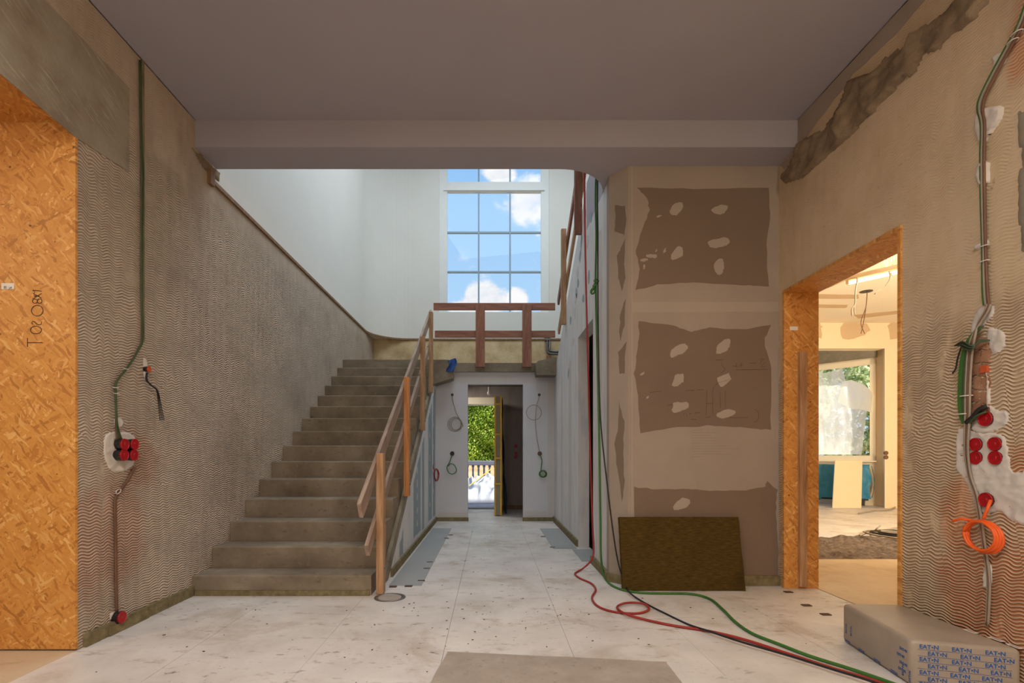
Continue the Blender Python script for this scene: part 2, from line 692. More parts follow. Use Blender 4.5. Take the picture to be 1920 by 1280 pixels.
def floor_mat(name, c1, c2, stain, rough=.42, gain=1.0):
    m, nb, bs, _ = new_mat(name)
    co = nb.coord()
    n = nb.noise(co, 2.3, 6, .6)
    fine = nb.noise(nb.mapping(co, scale=(1, 2.6, 1)), 34, 5, .7)
    col = nb.ramp(n, [(.3, c1), (.7, c2)])
    col = nb.mix(nb.math('MULTIPLY', nb.band(fine, .54, .72), .38), col, tuple(x * .74 for x in c1[:3]) + (1,))
    big = nb.noise(nb.vmath('ADD', co, (3.7, 1.2, 0)), 1.7, 7, .68, .5)
    col = nb.mix(nb.math('MULTIPLY', nb.band(big, .5, .68), .5 * gain), col, stain)
    spk = nb.noise(nb.mapping(nb.vmath('ADD', co, (9, 2, 0)), scale=(.6, 1.1, 1)), 15, 7, .72)
    spk2 = nb.noise(nb.mapping(nb.vmath('ADD', co, (19, 12, 0)), scale=(.5, 1.2, 1)), 7, 8, .75)
    near = nb.band(nb.noise(nb.vmath('ADD', co, (2, 5, 0)), 1.1, 3), .42, .62)
    col = nb.mix(nb.math('MULTIPLY', nb.band(spk2, .555, .68), .6 * gain), col, srgb(140, 116, 86))
    col = nb.mix(nb.math('MULTIPLY', nb.math('MULTIPLY', nb.band(spk, .575, .65), near), .8 * gain), col, srgb(92, 72, 52))
    nb.put(bs.inputs['Base Color'], col)
    nb.put(bs.inputs['Roughness'], nb.math('MULTIPLY_ADD', big, .5, rough - .22))
    bs.inputs['Specular IOR Level'].default_value = .5
    nb.put(bs.inputs['Normal'], nb.bump(nb.noise(co, 60, 5, .6), .12, .004))
    return m


def plaster_mat(name, c, cloud=.06, rough=.85, bump=.12, smear=None):
    m, nb, bs, _ = new_mat(name)
    co = nb.coord()
    n = nb.noise(co, 1.8, 5, .6)
    st = nb.noise(nb.mapping(co, scale=(3, 3, .6)), 3.2, 5, .65)
    col = nb.ramp(n, [(.3, tuple(x * (1 - cloud) for x in c[:3]) + (1,)), (.7, tuple(min(1, x * (1 + cloud)) for x in c[:3]) + (1,))])
    if smear is not None:
        col = nb.mix(nb.math('MULTIPLY', nb.band(st, .48, .66), .6), col, smear)
    nb.put(bs.inputs['Base Color'], col)
    bs.inputs['Roughness'].default_value = rough
    bs.inputs['Specular IOR Level'].default_value = .25
    nb.put(bs.inputs['Normal'], nb.bump(nb.math('ADD', nb.noise(co, 26, 6, .6), nb.math('MULTIPLY', st, .6)), bump, .006))
    return m


def glass_mat(name, tint=(1, 1, 1, 1), gloss=.06):
    m = bpy.data.materials.new(name)
    m.use_nodes = True
    nb = NB(m.node_tree)
    nb.n.clear()
    out = nb.node('ShaderNodeOutputMaterial')
    tr = nb.node('ShaderNodeBsdfTransparent')
    tr.inputs[0].default_value = tint
    gl = nb.node('ShaderNodeBsdfGlossy')
    gl.inputs['Roughness'].default_value = .02
    fr = nb.node('ShaderNodeFresnel')
    fr.inputs[0].default_value = 1.45
    mx = nb.node('ShaderNodeMixShader')
    nb.put(mx.inputs[0], nb.math('MULTIPLY', fr.outputs[0], .35))
    nb.l.new(tr.outputs[0], mx.inputs[1])
    nb.l.new(gl.outputs[0], mx.inputs[2])
    nb.l.new(mx.outputs[0], out.inputs[0])
    return m


def film_mat(name, c, alpha_lo, alpha_hi, rough=.35, transl=.5, scale=5.0):
    """thin plastic film: part see-through, part milky, crumpled"""
    m = bpy.data.materials.new(name)
    m.use_nodes = True
    nb = NB(m.node_tree)
    nb.n.clear()
    out = nb.node('ShaderNodeOutputMaterial')
    bs = nb.node('ShaderNodeBsdfPrincipled')
    bs.inputs['Base Color'].default_value = c
    bs.inputs['Roughness'].default_value = rough
    tl = nb.node('ShaderNodeBsdfTranslucent')
    tl.inputs[0].default_value = c
    mx0 = nb.node('ShaderNodeMixShader')
    mx0.inputs[0].default_value = transl
    nb.l.new(bs.outputs[0], mx0.inputs[1])
    nb.l.new(tl.outputs[0], mx0.inputs[2])
    tr = nb.node('ShaderNodeBsdfTransparent')
    mx = nb.node('ShaderNodeMixShader')
    co = nb.coord()
    n = nb.noise(nb.mapping(co, scale=(1.6, 1.6, .6)), scale, 5, .65, .8)
    k = nb.node('ShaderNodeMapRange')
    nb.put(k.inputs[0], n)
    k.inputs[1].default_value = .3
    k.inputs[2].default_value = .7
    k.inputs[3].default_value = alpha_lo
    k.inputs[4].default_value = alpha_hi
    nb.put(mx.inputs[0], k.outputs[0])
    nb.l.new(tr.outputs[0], mx.inputs[1])
    nb.l.new(mx0.outputs[0], mx.inputs[2])
    nb.l.new(mx.outputs[0], out.inputs[0])
    nb.put(bs.inputs['Normal'], nb.bump(nb.noise(co, 18, 5, .7, 1.0), .6, .02))
    return m


def emit_mat(name, c, strength):
    m, nb, bs, _ = new_mat(name)
    bs.inputs['Base Color'].default_value = c
    bs.inputs['Emission Color'].default_value = c
    bs.inputs['Emission Strength'].default_value = strength
    return m


def leaf_mat(name, cols):
    m, nb, bs, out = new_mat(name)
    g = nb.node('ShaderNodeNewGeometry')
    c = nb.ramp(g.outputs['Random Per Island'], cols)
    nb.put(bs.inputs['Base Color'], c)
    bs.inputs['Roughness'].default_value = .5
    tl = nb.node('ShaderNodeBsdfTranslucent')
    nb.put(tl.inputs[0], c)
    mx = nb.node('ShaderNodeMixShader')
    mx.inputs[0].default_value = .35
    nb.l.new(bs.outputs[0], mx.inputs[1])
    nb.l.new(tl.outputs[0], mx.inputs[2])
    nb.l.new(mx.outputs[0], out.inputs[0])
    return m


M = {}
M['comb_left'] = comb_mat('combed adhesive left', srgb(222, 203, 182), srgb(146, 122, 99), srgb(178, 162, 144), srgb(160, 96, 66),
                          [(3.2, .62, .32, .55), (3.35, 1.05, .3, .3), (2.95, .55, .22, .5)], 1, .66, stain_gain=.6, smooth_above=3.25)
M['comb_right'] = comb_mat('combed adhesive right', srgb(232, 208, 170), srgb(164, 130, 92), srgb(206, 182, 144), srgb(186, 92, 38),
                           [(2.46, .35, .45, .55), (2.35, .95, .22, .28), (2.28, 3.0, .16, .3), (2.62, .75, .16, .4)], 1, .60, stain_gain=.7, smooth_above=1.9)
M['rough_ochre'] = concrete_mat('ochre rendered masonry', srgb(176, 150, 108), srgb(210, 186, 144), srgb(226, 206, 170), 3.5)
M['white_wall'] = plaster_mat('smooth white plaster', srgb(226, 223, 214), .02, .8, .04)
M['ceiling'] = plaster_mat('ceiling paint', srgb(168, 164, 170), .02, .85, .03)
M['board_grey'] = plaster_mat('plasterboard face', srgb(126, 108, 92), .05, .9, .06)
M['board_blue'] = plaster_mat('impregnated plasterboard face', srgb(152, 164, 168), .05, .9, .06)
M['filler'] = plaster_mat('joint filler', srgb(162, 148, 134), .08, .9, .12)
M['filler_light'] = plaster_mat('pale joint filler', srgb(170, 156, 142), .05, .9, .12)
M['filler_cool'] = plaster_mat('cool grey joint filler', srgb(202, 196, 190), .05, .9, .12)
M['drywall'] = plaster_mat('filled plasterboard wall', srgb(214, 212, 210), .04, .85, .1, srgb(186, 188, 194))
M['endwall'] = plaster_mat('corridor end wall', srgb(206, 204, 206), .03, .85, .06)
M['gypsum'] = plaster_mat('white gypsum dab', srgb(205, 196, 186), .06, .92, .5)
M['concrete'] = concrete_mat('stair concrete', srgb(106, 94, 78), srgb(134, 121, 102), srgb(158, 145, 126), 2.2)
M['concrete_dark'] = concrete_mat('lintel concrete', srgb(106, 98, 84), srgb(138, 128, 110), srgb(162, 152, 132), 2.0)
M['lintel'] = scratched_mat('scratched lintel concrete', srgb(122, 104, 84), srgb(150, 138, 118), srgb(164, 156, 138))
M['mortar'] = concrete_mat('brown mortar crust', srgb(112, 94, 74), srgb(142, 122, 98), srgb(166, 146, 120), 5.0, .95, .6)
M['osb'] = osb_mat('strand board jamb', (0, 2))
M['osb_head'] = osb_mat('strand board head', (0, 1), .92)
M['osb_edge'] = osb_mat('strand board edge', (1, 2), .8)
M['wood'] = wood_mat('rough sawn spruce', srgb(136, 96, 62), srgb(172, 132, 94), srgb(196, 162, 124))
M['wood_red'] = wood_mat('weathered red plank', srgb(110, 66, 46), srgb(142, 92, 68), srgb(164, 118, 94))
M['wood_grey'] = wood_mat('greyed rail board', srgb(116, 92, 76), srgb(152, 128, 110), srgb(180, 158, 140))
M['wood_orange'] = wood_mat('fresh orange post', srgb(156, 92, 44), srgb(194, 130, 74), srgb(214, 158, 104))
M['batten'] = wood_mat('brown batten', srgb(104, 74, 46), srgb(132, 98, 64), srgb(156, 122, 86))
M['floor'] = floor_mat('gypsum fibre floor board', srgb(198, 191, 184), srgb(224, 218, 211), srgb(164, 144, 118))
M['floor_tan'] = floor_mat('tan floor board', srgb(190, 168, 138), srgb(208, 188, 158), srgb(160, 134, 100), .5, .5)
M['floor_slab'] = concrete_mat('raw floor slab', srgb(90, 84, 76), srgb(112, 104, 94), srgb(130, 122, 112))
M['sheet'] = concrete_mat('floor cover sheet', srgb(150, 138, 126), srgb(164, 152, 140), srgb(176, 166, 154), 4.0, .8, .1)
M['plate'] = plaster_mat('grey edge plate', srgb(158, 160, 158), .06, .5, .05)
M['strip'] = concrete_mat('mineral edge strip', srgb(104, 94, 66), srgb(128, 116, 84), srgb(150, 138, 104), 20, .95, .8)
M['wool'] = None
M['black'] = plain('black plastic', srgb(34, 32, 32), .4)
M['cable_black'] = plain('black cable', srgb(30, 28, 28), .45)
M['red'] = plain('red cable sheath', srgb(150, 42, 34), .45, var=.12)
M['red_lid'] = plain('red box lid', srgb(164, 14, 24), .4, var=.12, scale=40)
M['green'] = plain('green conduit', srgb(58, 108, 40), .45, var=.15)
M['green_olive'] = plain('dusty green conduit', srgb(62, 80, 46), .6, var=.2)
M['grey_cable'] = plain('grey cable', srgb(150, 138, 122), .5, var=.1)
M['brown_cable'] = plain('dusty brown conduit', srgb(110, 78, 58), .6, var=.2)
M['orange'] = plain('orange conduit', srgb(232, 96, 34), .45, var=.08)
M['white'] = plain('white paper', srgb(228, 222, 214), .7, var=.03)
M['tie'] = plain('white cable tie', srgb(214, 206, 196), .5)
M['frame_white'] = plain('white window frame', srgb(232, 232, 226), .45, var=.02)
M['frame_cream'] = plain('cream window frame', srgb(240, 228, 200), .45, var=.02)
M['bar'] = plain('glazing bar', srgb(150, 172, 186), .5, var=.03)
M['glass'] = glass_mat('window glass')
M['metal'] = plain('galvanised metal', srgb(128, 124, 120), .4, .7, var=.15, scale=14)
M['blue_ink'] = plain('blue print', srgb(28, 88, 158), .5, var=.02)
M['ink'] = plain('pencil and marker', srgb(70, 52, 40), .7, var=.05)
M['pack'] = plain('grey stretch film', srgb(160, 146, 130), .42, var=.1, scale=5, bump=.35, bscale=14, spec=.5)
M['yellow'] = plain('yellow edge foam', srgb(226, 180, 62), .6, var=.12, scale=14)
M['grey_foam'] = plain('grey door core', srgb(150, 140, 118), .7, var=.1)
M['dark_film'] = plain('dark grey dust sheet', srgb(86, 92, 104), .3, var=.25, scale=10, bump=.5, bscale=10)
M['grey_wall'] = plaster_mat('grey plastered wall', srgb(158, 146, 138), .05, .9, .1, srgb(140, 126, 116))
M['tarp'] = plain('white tarpaulin', srgb(206, 212, 224), .4, var=.08, scale=4)
M['stone'] = plain('grey balustrade stone', srgb(128, 130, 142), .8, var=.1, bump=.2)
M['terrace'] = concrete_mat('terrace paving', srgb(150, 144, 150), srgb(178, 172, 178), srgb(196, 190, 194), 3)
M['earth'] = concrete_mat('sandy garden soil', srgb(168, 138, 104), srgb(200, 172, 136), srgb(220, 196, 164), 1.2)
M['gravel'] = concrete_mat('dark loose fill', srgb(82, 70, 62), srgb(112, 98, 88), srgb(140, 124, 112), 22, .95, 1.0)
M['tube'] = emit_mat('lit fluorescent tube', (1.0, .80, .46, 1), 3.2)
M['rwall'] = plaster_mat('cream plaster', srgb(226, 208, 176), .03, .85, .06)
M['rceil'] = plaster_mat('white filled ceiling', srgb(226, 214, 192), .03, .85, .05)
M['rboard'] = plaster_mat('cream plasterboard', srgb(196, 170, 136), .05, .9, .05)
M['blue_film'] = film_mat('blue wrapping film', srgb(44, 140, 178), .75, .97, .22, .1)
M['milky'] = film_mat('milky dust film', srgb(252, 252, 248), .5, .85, .4, .85, 3.0)
M['white_film'] = film_mat('white torn film', srgb(250, 250, 246), .85, .97, .4, .8, 3.0)
M['blue_plastic'] = plain('blue plastic scrap', srgb(36, 78, 140), .3, var=.2)
M['leaf'] = leaf_mat('hedge leaves', [(0, srgb(92, 138, 30)), (.35, srgb(160, 196, 50)), (.7, srgb(206, 224, 90)), (1, srgb(232, 238, 150))])
M['leaf_dark'] = leaf_mat('garden tree leaves', [(0, srgb(110, 140, 76)), (.5, srgb(190, 204, 140)), (1, srgb(238, 236, 206))])
M['bark'] = plain('bark', srgb(96, 74, 52), .9, bump=.5)
M['brick'] = concrete_mat('old brick', srgb(134, 92, 70), srgb(164, 120, 92), srgb(190, 152, 120), 9, .95, .7)
M['stain_block'] = plain('terracotta chip', srgb(190, 84, 42), .9, var=.15)
M['clip'] = plain('rusty clip', srgb(86, 62, 52), .7)


def wool_mat():
    m, nb, bs, _ = new_mat('mineral wool slab')
    co = nb.coord()
    fib = nb.noise(nb.mapping(co, scale=(1.2, 6, 9)), 14, 6, .7)
    big = nb.noise(co, 3.5, 4, .6)
    col = nb.ramp(fib, [(.3, srgb(62, 48, 22)), (.55, srgb(92, 72, 32)), (.75, srgb(112, 90, 46))])
    col = nb.mix(nb.math('MULTIPLY', nb.band(big, .5, .7), .5), col, srgb(60, 46, 26))
    nb.put(bs.inputs['Base Color'], col)
    bs.inputs['Roughness'].default_value = 1.0
    bs.inputs['Specular IOR Level'].default_value = .1
    nb.put(bs.inputs['Normal'], nb.bump(fib, .9, .012))
    return m


M['wool'] = wool_mat()

# ================================================================== SETTING
# ---- floor: raw slab with the white floor boards laid on it as single pieces
floor = struct(MB().box(-5.6, 8.5, -4.2, 10.35, -.3, -.05).build('floor', M['floor_slab']))
seam = 0.0009
xe = [-2.31, -1.68, -.97, -.26, .45, 1.16, 1.87, 2.65]
for i, (a, b) in enumerate(zip(xe, xe[1:])):
    y = -4.0 - .75 * (i % 2)
    while y < 10.3:
        y0, y1 = max(y, -4.0), y + 1.5
        y += 1.5
        x0, x1 = a, b
        if y0 >= 3.9:
            x0, x1 = max(x0, -.925), min(x1, 1.16)
        elif y1 > 4.25 and (b <= -.9 or a >= 1.1):
            y1 = 4.3
        if x1 - x0 < .05 or y0 >= 10.1:
            continue
        y1 = min(y1, 10.1)
        MB().box(x0 + seam, x1 - seam, y0 + seam, y1 - seam, -.05, random.uniform(-.0008, 0)).build('floor_board', M['floor'], floor)
# right room: tan boards, strip of loose fill, white boards
for x in range(5):
    MB().box(2.66 + x * 1.36 + seam, min(8.39, 2.66 + (x + 1) * 1.36 - seam), .2, 5.32, -.05, 0).build('floor_board', M['floor_tan'], floor)
for x in range(5):
    MB().box(2.66 + x * 1.36 + seam, min(8.39, 2.66 + (x + 1) * 1.36 - seam), 6.88, 10.34, -.05, .01).build('floor_board', M['floor'], floor)
MB().prism([(2.66, 10.34), (8.3, 10.34), (8.3, 10.7), (6.5, 12.9), (2.66, 12.9)], -.3, .01).build('floor_board', M['floor'], floor)
MB().box(-5.5, -2.31, -4.0, 4.0, -.05, -.001).build('floor_board', M['floor_tan'], floor)

# ---- ceiling, beam with the rounded corner at the stair opening, stairwell roof
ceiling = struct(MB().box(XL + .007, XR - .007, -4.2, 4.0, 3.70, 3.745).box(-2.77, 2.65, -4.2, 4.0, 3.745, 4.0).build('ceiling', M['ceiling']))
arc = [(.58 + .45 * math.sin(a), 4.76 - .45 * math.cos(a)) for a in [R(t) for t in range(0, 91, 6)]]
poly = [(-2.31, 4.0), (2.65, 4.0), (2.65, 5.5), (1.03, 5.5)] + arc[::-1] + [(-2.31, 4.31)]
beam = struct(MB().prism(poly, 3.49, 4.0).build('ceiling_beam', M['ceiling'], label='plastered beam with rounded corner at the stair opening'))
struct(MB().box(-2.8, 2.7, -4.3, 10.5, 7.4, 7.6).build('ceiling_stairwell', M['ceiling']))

# ---- left wall: combed lower wall with the doorway, smooth upper wall with a rounded corner
wl = MB()
wl.box(-2.77, XL, -4.0, .9, 0, 3.70)
wl.box(-2.77, XL, .9, 2.86, 2.955, 3.70)
wl.box(-2.77, XL, 2.86, 4.25, 0, 3.70)
wl.box(-2.77, XL, 4.25, 10.1, 0, 3.356)
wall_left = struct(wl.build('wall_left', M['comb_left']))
MB().slab([LW(241, 165), LW(241, 322), LW(143, 259), LW(-300, -112), LW(-300, -400)], (1, 0, 0), .006).build('concrete_lintel', M['lintel'], wall_left)

RC = .75
cl = [(-2.31, 10.1 - RC)] + [(-2.31 + RC - RC * math.cos(a), 10.1 - RC + RC * math.sin(a)) for a in [R(t) for t in range(0, 91, 6)]]
WX0, WX1, WZ0, WZ1 = -1.02, 1.155, 3.885, 7.15
up = MB()
up.prism([(-2.77, -4.0), (-2.31, -4.0), (-2.31, 9.3)] + cl[1:] + [(WX0, 10.1), (WX0, 10.4), (-2.77, 10.4)], 4.001, 7.4)
up.prism([(-2.77, 4.25), (-2.31, 4.25), (-2.31, 9.3)] + cl[1:] + [(WX0, 10.1), (WX0, 10.4), (-2.77, 10.4)], 3.356, 4.001)
cr = [(2.40 - RC + RC * math.cos(a), 10.1 - RC + RC * math.sin(a)) for a in [R(t) for t in range(0, 91, 6)]]
up.prism([(2.65, 5.5), (2.65, 10.4), (WX1, 10.4), (WX1, 10.1)] + cr[::-1] + [(2.40, 5.5)], 3.356, 7.4)
up.box(2.40, 2.65, -4, 5.5, 4.0, 7.4)
up.box(WX0, WX1, 10.1, 10.4, 3.356, WZ0)
up.box(WX0, WX1, 10.1, 10.4, WZ1, 7.4)
up.box(-2.77, 2.65, -4.2, -4.0, 4.0, 7.4)
wall_up = struct(up.build('wall_stairwell', M['white_wall'], smooth=False))
tr = [(-2.31, 4.22)] + cl + [(2.40 - RC, 10.1)]
for side, pth in (('trim_1', tr),):
    t = MB()
    n = len(pth)
    for i in range(n - 1):
        a, b = Vector(pth[i]), Vector(pth[i + 1])
        d = (b - a).normalized()
        nn = Vector((d.y, -d.x)) * .022
        t.prism([tuple(a), tuple(b + d * .0), tuple(b + nn), tuple(a + nn)], 3.33, 3.362)
    struct(t.build(side, M['batten']))
struct(MB().box(XL - .01, XL + .03, 4.17, 4.235, 3.30, 3.42).build('trim_2', M['batten']))

# back wall below the upper wall: ochre strip behind the landing, grey wall with the garden door below
DX0, DX1, DZ = -.78, .115, 2.07
bk = MB()
bk.box(-2.77, 2.65, 10.1, 10.4, 2.42, 3.356)
wall_back = struct(bk.build('wall_back', M['rough_ochre']))
bk = MB()
bk.box(-2.77, DX0, 10.1, 10.4, -.05, 2.42)
bk.box(DX1, 2.65, 10.1, 10.4, -.05, 2.42)
bk.box(DX0, DX1, 10.1, 10.4, DZ + .13, 2.42)
wall_garden = struct(bk.build('wall_garden', M['grey_wall']))
struct(MB().box(-2.31, -.93, 8.40, 8.52, 0, 2.42).build('wall_store', M['grey_wall']))

# ---- right wall with its doorway (strand board lined)
RD0, RD1, RDZ = 2.985, 4.19, 2.43
wr = MB()
wr.box(XR, 2.65, -4.0, RD0, -.05, 3.70)
wr.box(XR, 2.65, RD0, RD1, RDZ, 3.70)
wr.box(XR, 2.65, RD1, 10.1, -.05, 3.70)
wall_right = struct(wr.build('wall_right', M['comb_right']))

# ---- near wall and the two side rooms' shells
struct(MB().box(-5.6, 2.65, -4.3, -4.0, 0, 4.0).build('wall_near', M['white_wall']))
lr = MB()
lr.box(-5.6, -5.5, -4, 4, 0, 3.7)
lr.box(-5.6, -2.77, 4, 4.1, 0, 3.7)
struct(lr.build('wall_left_room', M['rwall']))
struct(MB().box(-5.6, -2.77, -4.2, 4.1, 3.7, 3.9).build('ceiling_left_room', M['rceil']))

# ---- partition facing the camera, its chamfered corner and the corridor wall
wp = MB().prism([(1.02, 4.41), (1.146, YP), (XR, YP), (XR, YP + .12), (1.20, YP + .12), (1.16, 4.45), (1.16, 4.5), (1.02, 4.5)], 0, 3.49)
wall_part = struct(wp.build('wall_partition', M['filler']))
YTOP = lambda y: 2.50 + .588 * (8.0 - y)
wc = MB()
wc.prism([(4.5, 0), (5.15, 0), (5.15, 3.49), (4.5, 3.49)], XC, 1.16, 'x')
wc.prism([(5.15, 2.46), (6.03, 2.46), (6.03, YTOP(6.03)), (5.5, YTOP(5.5)), (5.5, 3.49), (5.15, 3.49)], XC, 1.16, 'x')
wc.prism([(6.03, 0), (8.33, 0), (8.33, 2.42), (8.0, YTOP(8.0)), (6.03, YTOP(6.03))], XC, 1.16, 'x')
wall_corr = struct(wc.build('wall_corridor_right', M['drywall']))
we = MB()
we.box(-.93, -.373, 8.33, 8.45, 0, 2.42)
we.box(.529, 1.16, 8.33, 8.45, 0, 2.42)
we.box(-.373, .529, 8.33, 8.45, 2.225, 2.42)
wall_end = struct(we.build('wall_corridor_end', M['endwall']))
wu = MB().prism([(4.46, 0), (8.33, 0), (8.33, 2.30), (7.99, 2.14)], XU - .034, XU, 'x')
wall_under = struct(wu.build('wall_under_stairs', M['drywall']))
struct(MB().box(1.16, 2.40, 8.33, 8.45, 0, 2.42).build('wall_cupboard', M['grey_wall']))

# ---- landing
ld = MB()
ld.box(-2.31, 2.40, 8.28, 10.1, 2.42, 2.562)
landing = struct(ld.build('floor_landing', M['concrete']))
MB().prism([(-2.31, 2.0), (-.93, 2.17), (-.592, 2.275), (-.592, 2.50), (-.66, 2.562), (-2.31, 2.562)], 7.992, 8.28, 'y').build('landing_nib', M['concrete'], landing)
MB().prism([(.70, 2.50), (.72, 2.325), (1.03, 2.325), (1.03, 2.60), (.99, 2.60), (.74, 2.545)], 8.0, 8.28, 'y').build('landing_nib', M['concrete'], landing)

# ---- upper flight behind the corridor wall (only its slope shows)
pts = [(8.28, 2.38), (8.28, 2.562), (8.0, 2.562)]
y, z = 8.0, 2.562
for k in range(9):
    z += .16
    pts.append((y, z))
    y -= .28
    pts.append((y, z))
pts += [(5.5, z), (5.5, z - .35)]
struct(MB().prism(pts, 1.165, 2.395, 'x').build('stair_upper_flight', M['concrete']))

# ---- main stair: slab and single steps
RISE, GO, Y1, Z1 = .172, .288, 3.96, .154
stair = thing('concrete_staircase', 'raw concrete staircase rising along the combed left wall to the landing', 'staircase', (-1.6, 3.96, 0))
SXR = -.925
MB().prism([(3.99, 0), (4.46, 0), (7.985, 2.14), (7.985, 2.372)], XL + .004, SXR - .004, 'x').build('stair_slab', M['concrete'], stair)
MB().prism([(4.22, 0), (4.455, 0), (8.0, 2.151), (8.0, 2.30)], SXR, XU - .001, 'x').build('stringer', M['concrete_dark'], stair)
for k in range(14):
    y0 = Y1 + GO * k
    zt = Z1 + RISE * k
    zb = max(0, zt - RISE)
    mb = MB().box(XL + .002, SXR + (.003 if k % 2 else .001), y0, y0 + GO + .012, zb, zt)
    bmesh.ops.bevel(mb.bm, geom=[e for e in mb.bm.edges if all(v.co.z > zt - 1e-4 and v.co.y < y0 + 1e-4 for v in e.verts)], offset=.012, segments=3, profile=.5, affect='EDGES')
    mb.build('step', M['concrete'], stair)

# ---- windows and doors
win = struct(thing('window_1', 'tall white stair window with three columns of panes showing blue sky', 'window', (0.07, 10.2, WZ0)))
del win['category']
FY0, FY1 = 10.15, 10.23
fr = MB()
fr.box(WX0, -.862, FY0, FY1, WZ0, WZ1)
fr.box(1.0, WX1, FY0, FY1, WZ0, WZ1)
fr.box(-.862, 1.0, FY0, FY1, WZ0, 3.905)
fr.box(-.862, 1.0, FY0, FY1, 6.285, 6.48)
fr.box(-.862, 1.0, FY0, FY1, 7.05, WZ1)
fr.box(-.93, 1.065, FY0 - .03, FY0, 6.30, 6.33)
fr.build('window_frame', M['frame_white'], win)
for x in (-.238, .385):
    MB().box(x - .016, x + .016, FY0 + .015, FY1 - .01, 3.905, 7.05).build('glazing_bar', M['bar'], win)
for z in (4.705, 5.49):
    MB().box(-.862, 1.0, FY0 + .018, FY1 - .012, z - .016, z + .016).build('glazing_bar', M['bar'], win)
for x0, x1 in ((-.862, -.254), (-.222, .369), (.401, 1.0)):
    for z0, z1 in ((3.905, 4.689), (4.721, 5.474), (5.506, 6.285), (6.48, 7.05)):
        MB().box(x0, x1, FY0 + .04, FY0 + .046, z0, z1).build('pane', M['glass'], win)

# left doorway lining
d1 = struct(thing('door_1', 'strand board lined doorway in the left wall', 'door', (-2.5, 2.85, 0)))
del d1['category']
MB().box(-3.0, XL + .004, 2.843, 2.86, .012, 2.935).build('jamb_panel', M['osb'], d1)
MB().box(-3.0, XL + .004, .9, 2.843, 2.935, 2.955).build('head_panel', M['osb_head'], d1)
MB().box(-3.4, -3.0, 2.843, 2.86, .0, 2.955).build('jamb_panel', M['osb'], d1)

# right doorway lining
d2 = struct(thing('door_2', 'strand board lined doorway in the right wall', 'door', (2.5, 3.6, 0)))
del d2['category']
MB().box(XR - .012, 2.67, RD1 - .022, RD1, 0, RDZ - .02).build('jamb_panel', M['osb'], d2)
MB().box(XR - .012, 2.67, RD0, RD0 + .022, 0, RDZ - .02).build('jamb_panel', M['osb'], d2)
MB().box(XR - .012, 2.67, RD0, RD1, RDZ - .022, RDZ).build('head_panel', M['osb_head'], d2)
MB().box(2.50, 2.56, RD1 - .052, RD1 - .022, .02, 1.92).build('stop_batten', M['wood'], d2)
MB().box(2.435, 2.50, RD1 - .024, RD1 - .0215, 2.10, 2.13).build('sticker', M['white'], d2)

# ---- edge strips (mineral wool skirting strips left by the screeders)
bl = MB()
bl.box(XL, XL + .022, 2.9, 3.96, 0, .075)
bl.box(XL, XL + .03, 3.07, 3.42, 0, .055)
struct(bl.build('baseboard_left', M['strip']))
struct(MB().box(1.18, XR - .002, YP - .022, YP, 0, .085).build('baseboard_partition', M['strip']))
struct(MB().prism([(1.015, 4.40), (1.146, YP - .004), (1.146, YP - .022), (1.0, 4.39), (1.0, 5.15), (1.03, 5.15), (1.03, 4.5)], 0, .07).build('baseboard_corner', M['strip']))
struct(MB().box(XC - .024, XC, 6.03, 8.30, 0, .08).build('baseboard_right', M['strip']))
struct(MB().box(XU, XU + .022, 4.55, 8.30, 0, .07).build('baseboard_stairs', M['strip']))
be = MB()
be.box(-.87, -.36, 8.305, 8.33, 0, .06)
be.box(.52, 1.004, 8.305, 8.33, 0, .06)
struct(be.build('baseboard_end', M['strip']))
struct(MB().box(XL + .03, SXR - .01, Y1 - .014, Y1, 0, .04).build('baseboard_step', M['strip']))
struct(MB().box(.13, .9, 10.08, 10.1, 0, .08).build('baseboard_garden', M['batten']))

# ---- partition surface: bare plasterboard showing between filled joints, filler dabs over the screws
NF = (0, -1, 0)


def pw(*px):
    return [PW(x, y) for x, y in px]


patch('plasterboard_panel', pw((1196, 352), (1300, 354), (1442, 352), (1443, 410), (1437, 460), (1441, 536), (1395, 534), (1300, 529), (1232, 533), (1191, 544), (1200, 505), (1192, 470), (1204, 430), (1218, 395), (1214, 372)), NF, .0012, M['board_grey'], wall_part, .003, 5, False)
patch('plasterboard_panel', pw((1197, 601), (1262, 610), (1296, 622), (1330, 614), (1396, 618), (1445, 609), (1432, 640), (1446, 690), (1445, 806), (1400, 802), (1340, 798), (1270, 801), (1201, 811), (1196, 740), (1190, 700), (1194, 660), (1199, 630)), NF, .0012, M['board_grey'], wall_part, .003, 5, False)
patch('plasterboard_panel', pw((1188, 913), (1230, 917), (1290, 916), (1330, 919), (1400, 918), (1434, 912), (1438, 902), (1456, 917), (1455, 960), (1458, 1010), (1460, 1084), (1300, 1086), (1186, 1086), (1190, 1000)), NF, .0012, M['board_grey'], wall_part, .003, 5, False)
patch('joint_tape', pw((1184, 566), (1460, 566), (1460, 584), (1184, 586)), NF, .0010, M['filler_light'], wall_part, .001, 6, False)
for k, (x, y, ru, rv, an) in enumerate(((1268, 392, .062, .042, .7), (1350, 393, .072, .034, .1), (1347, 455, .078, .044, .1), (1270, 475, .07, .04, 1.0), (1347, 500, .075, .04, 1.5),
                                        (1273, 657, .075, .038, .6), (1355, 650, .075, .042, .7), (1272, 712, .072, .042, .9), (1357, 712, .066, .042, .5), (1275, 762, .078, .042, .25), (1362, 775, .075, .034, .2), (1278, 945, .075, .04, .5))):
    dab('filler_dab', PW(x, y), (1, 0, 0), (0, 0, 1), ru, rv, an, NF, .0022, M['filler_light'], wall_part, k)
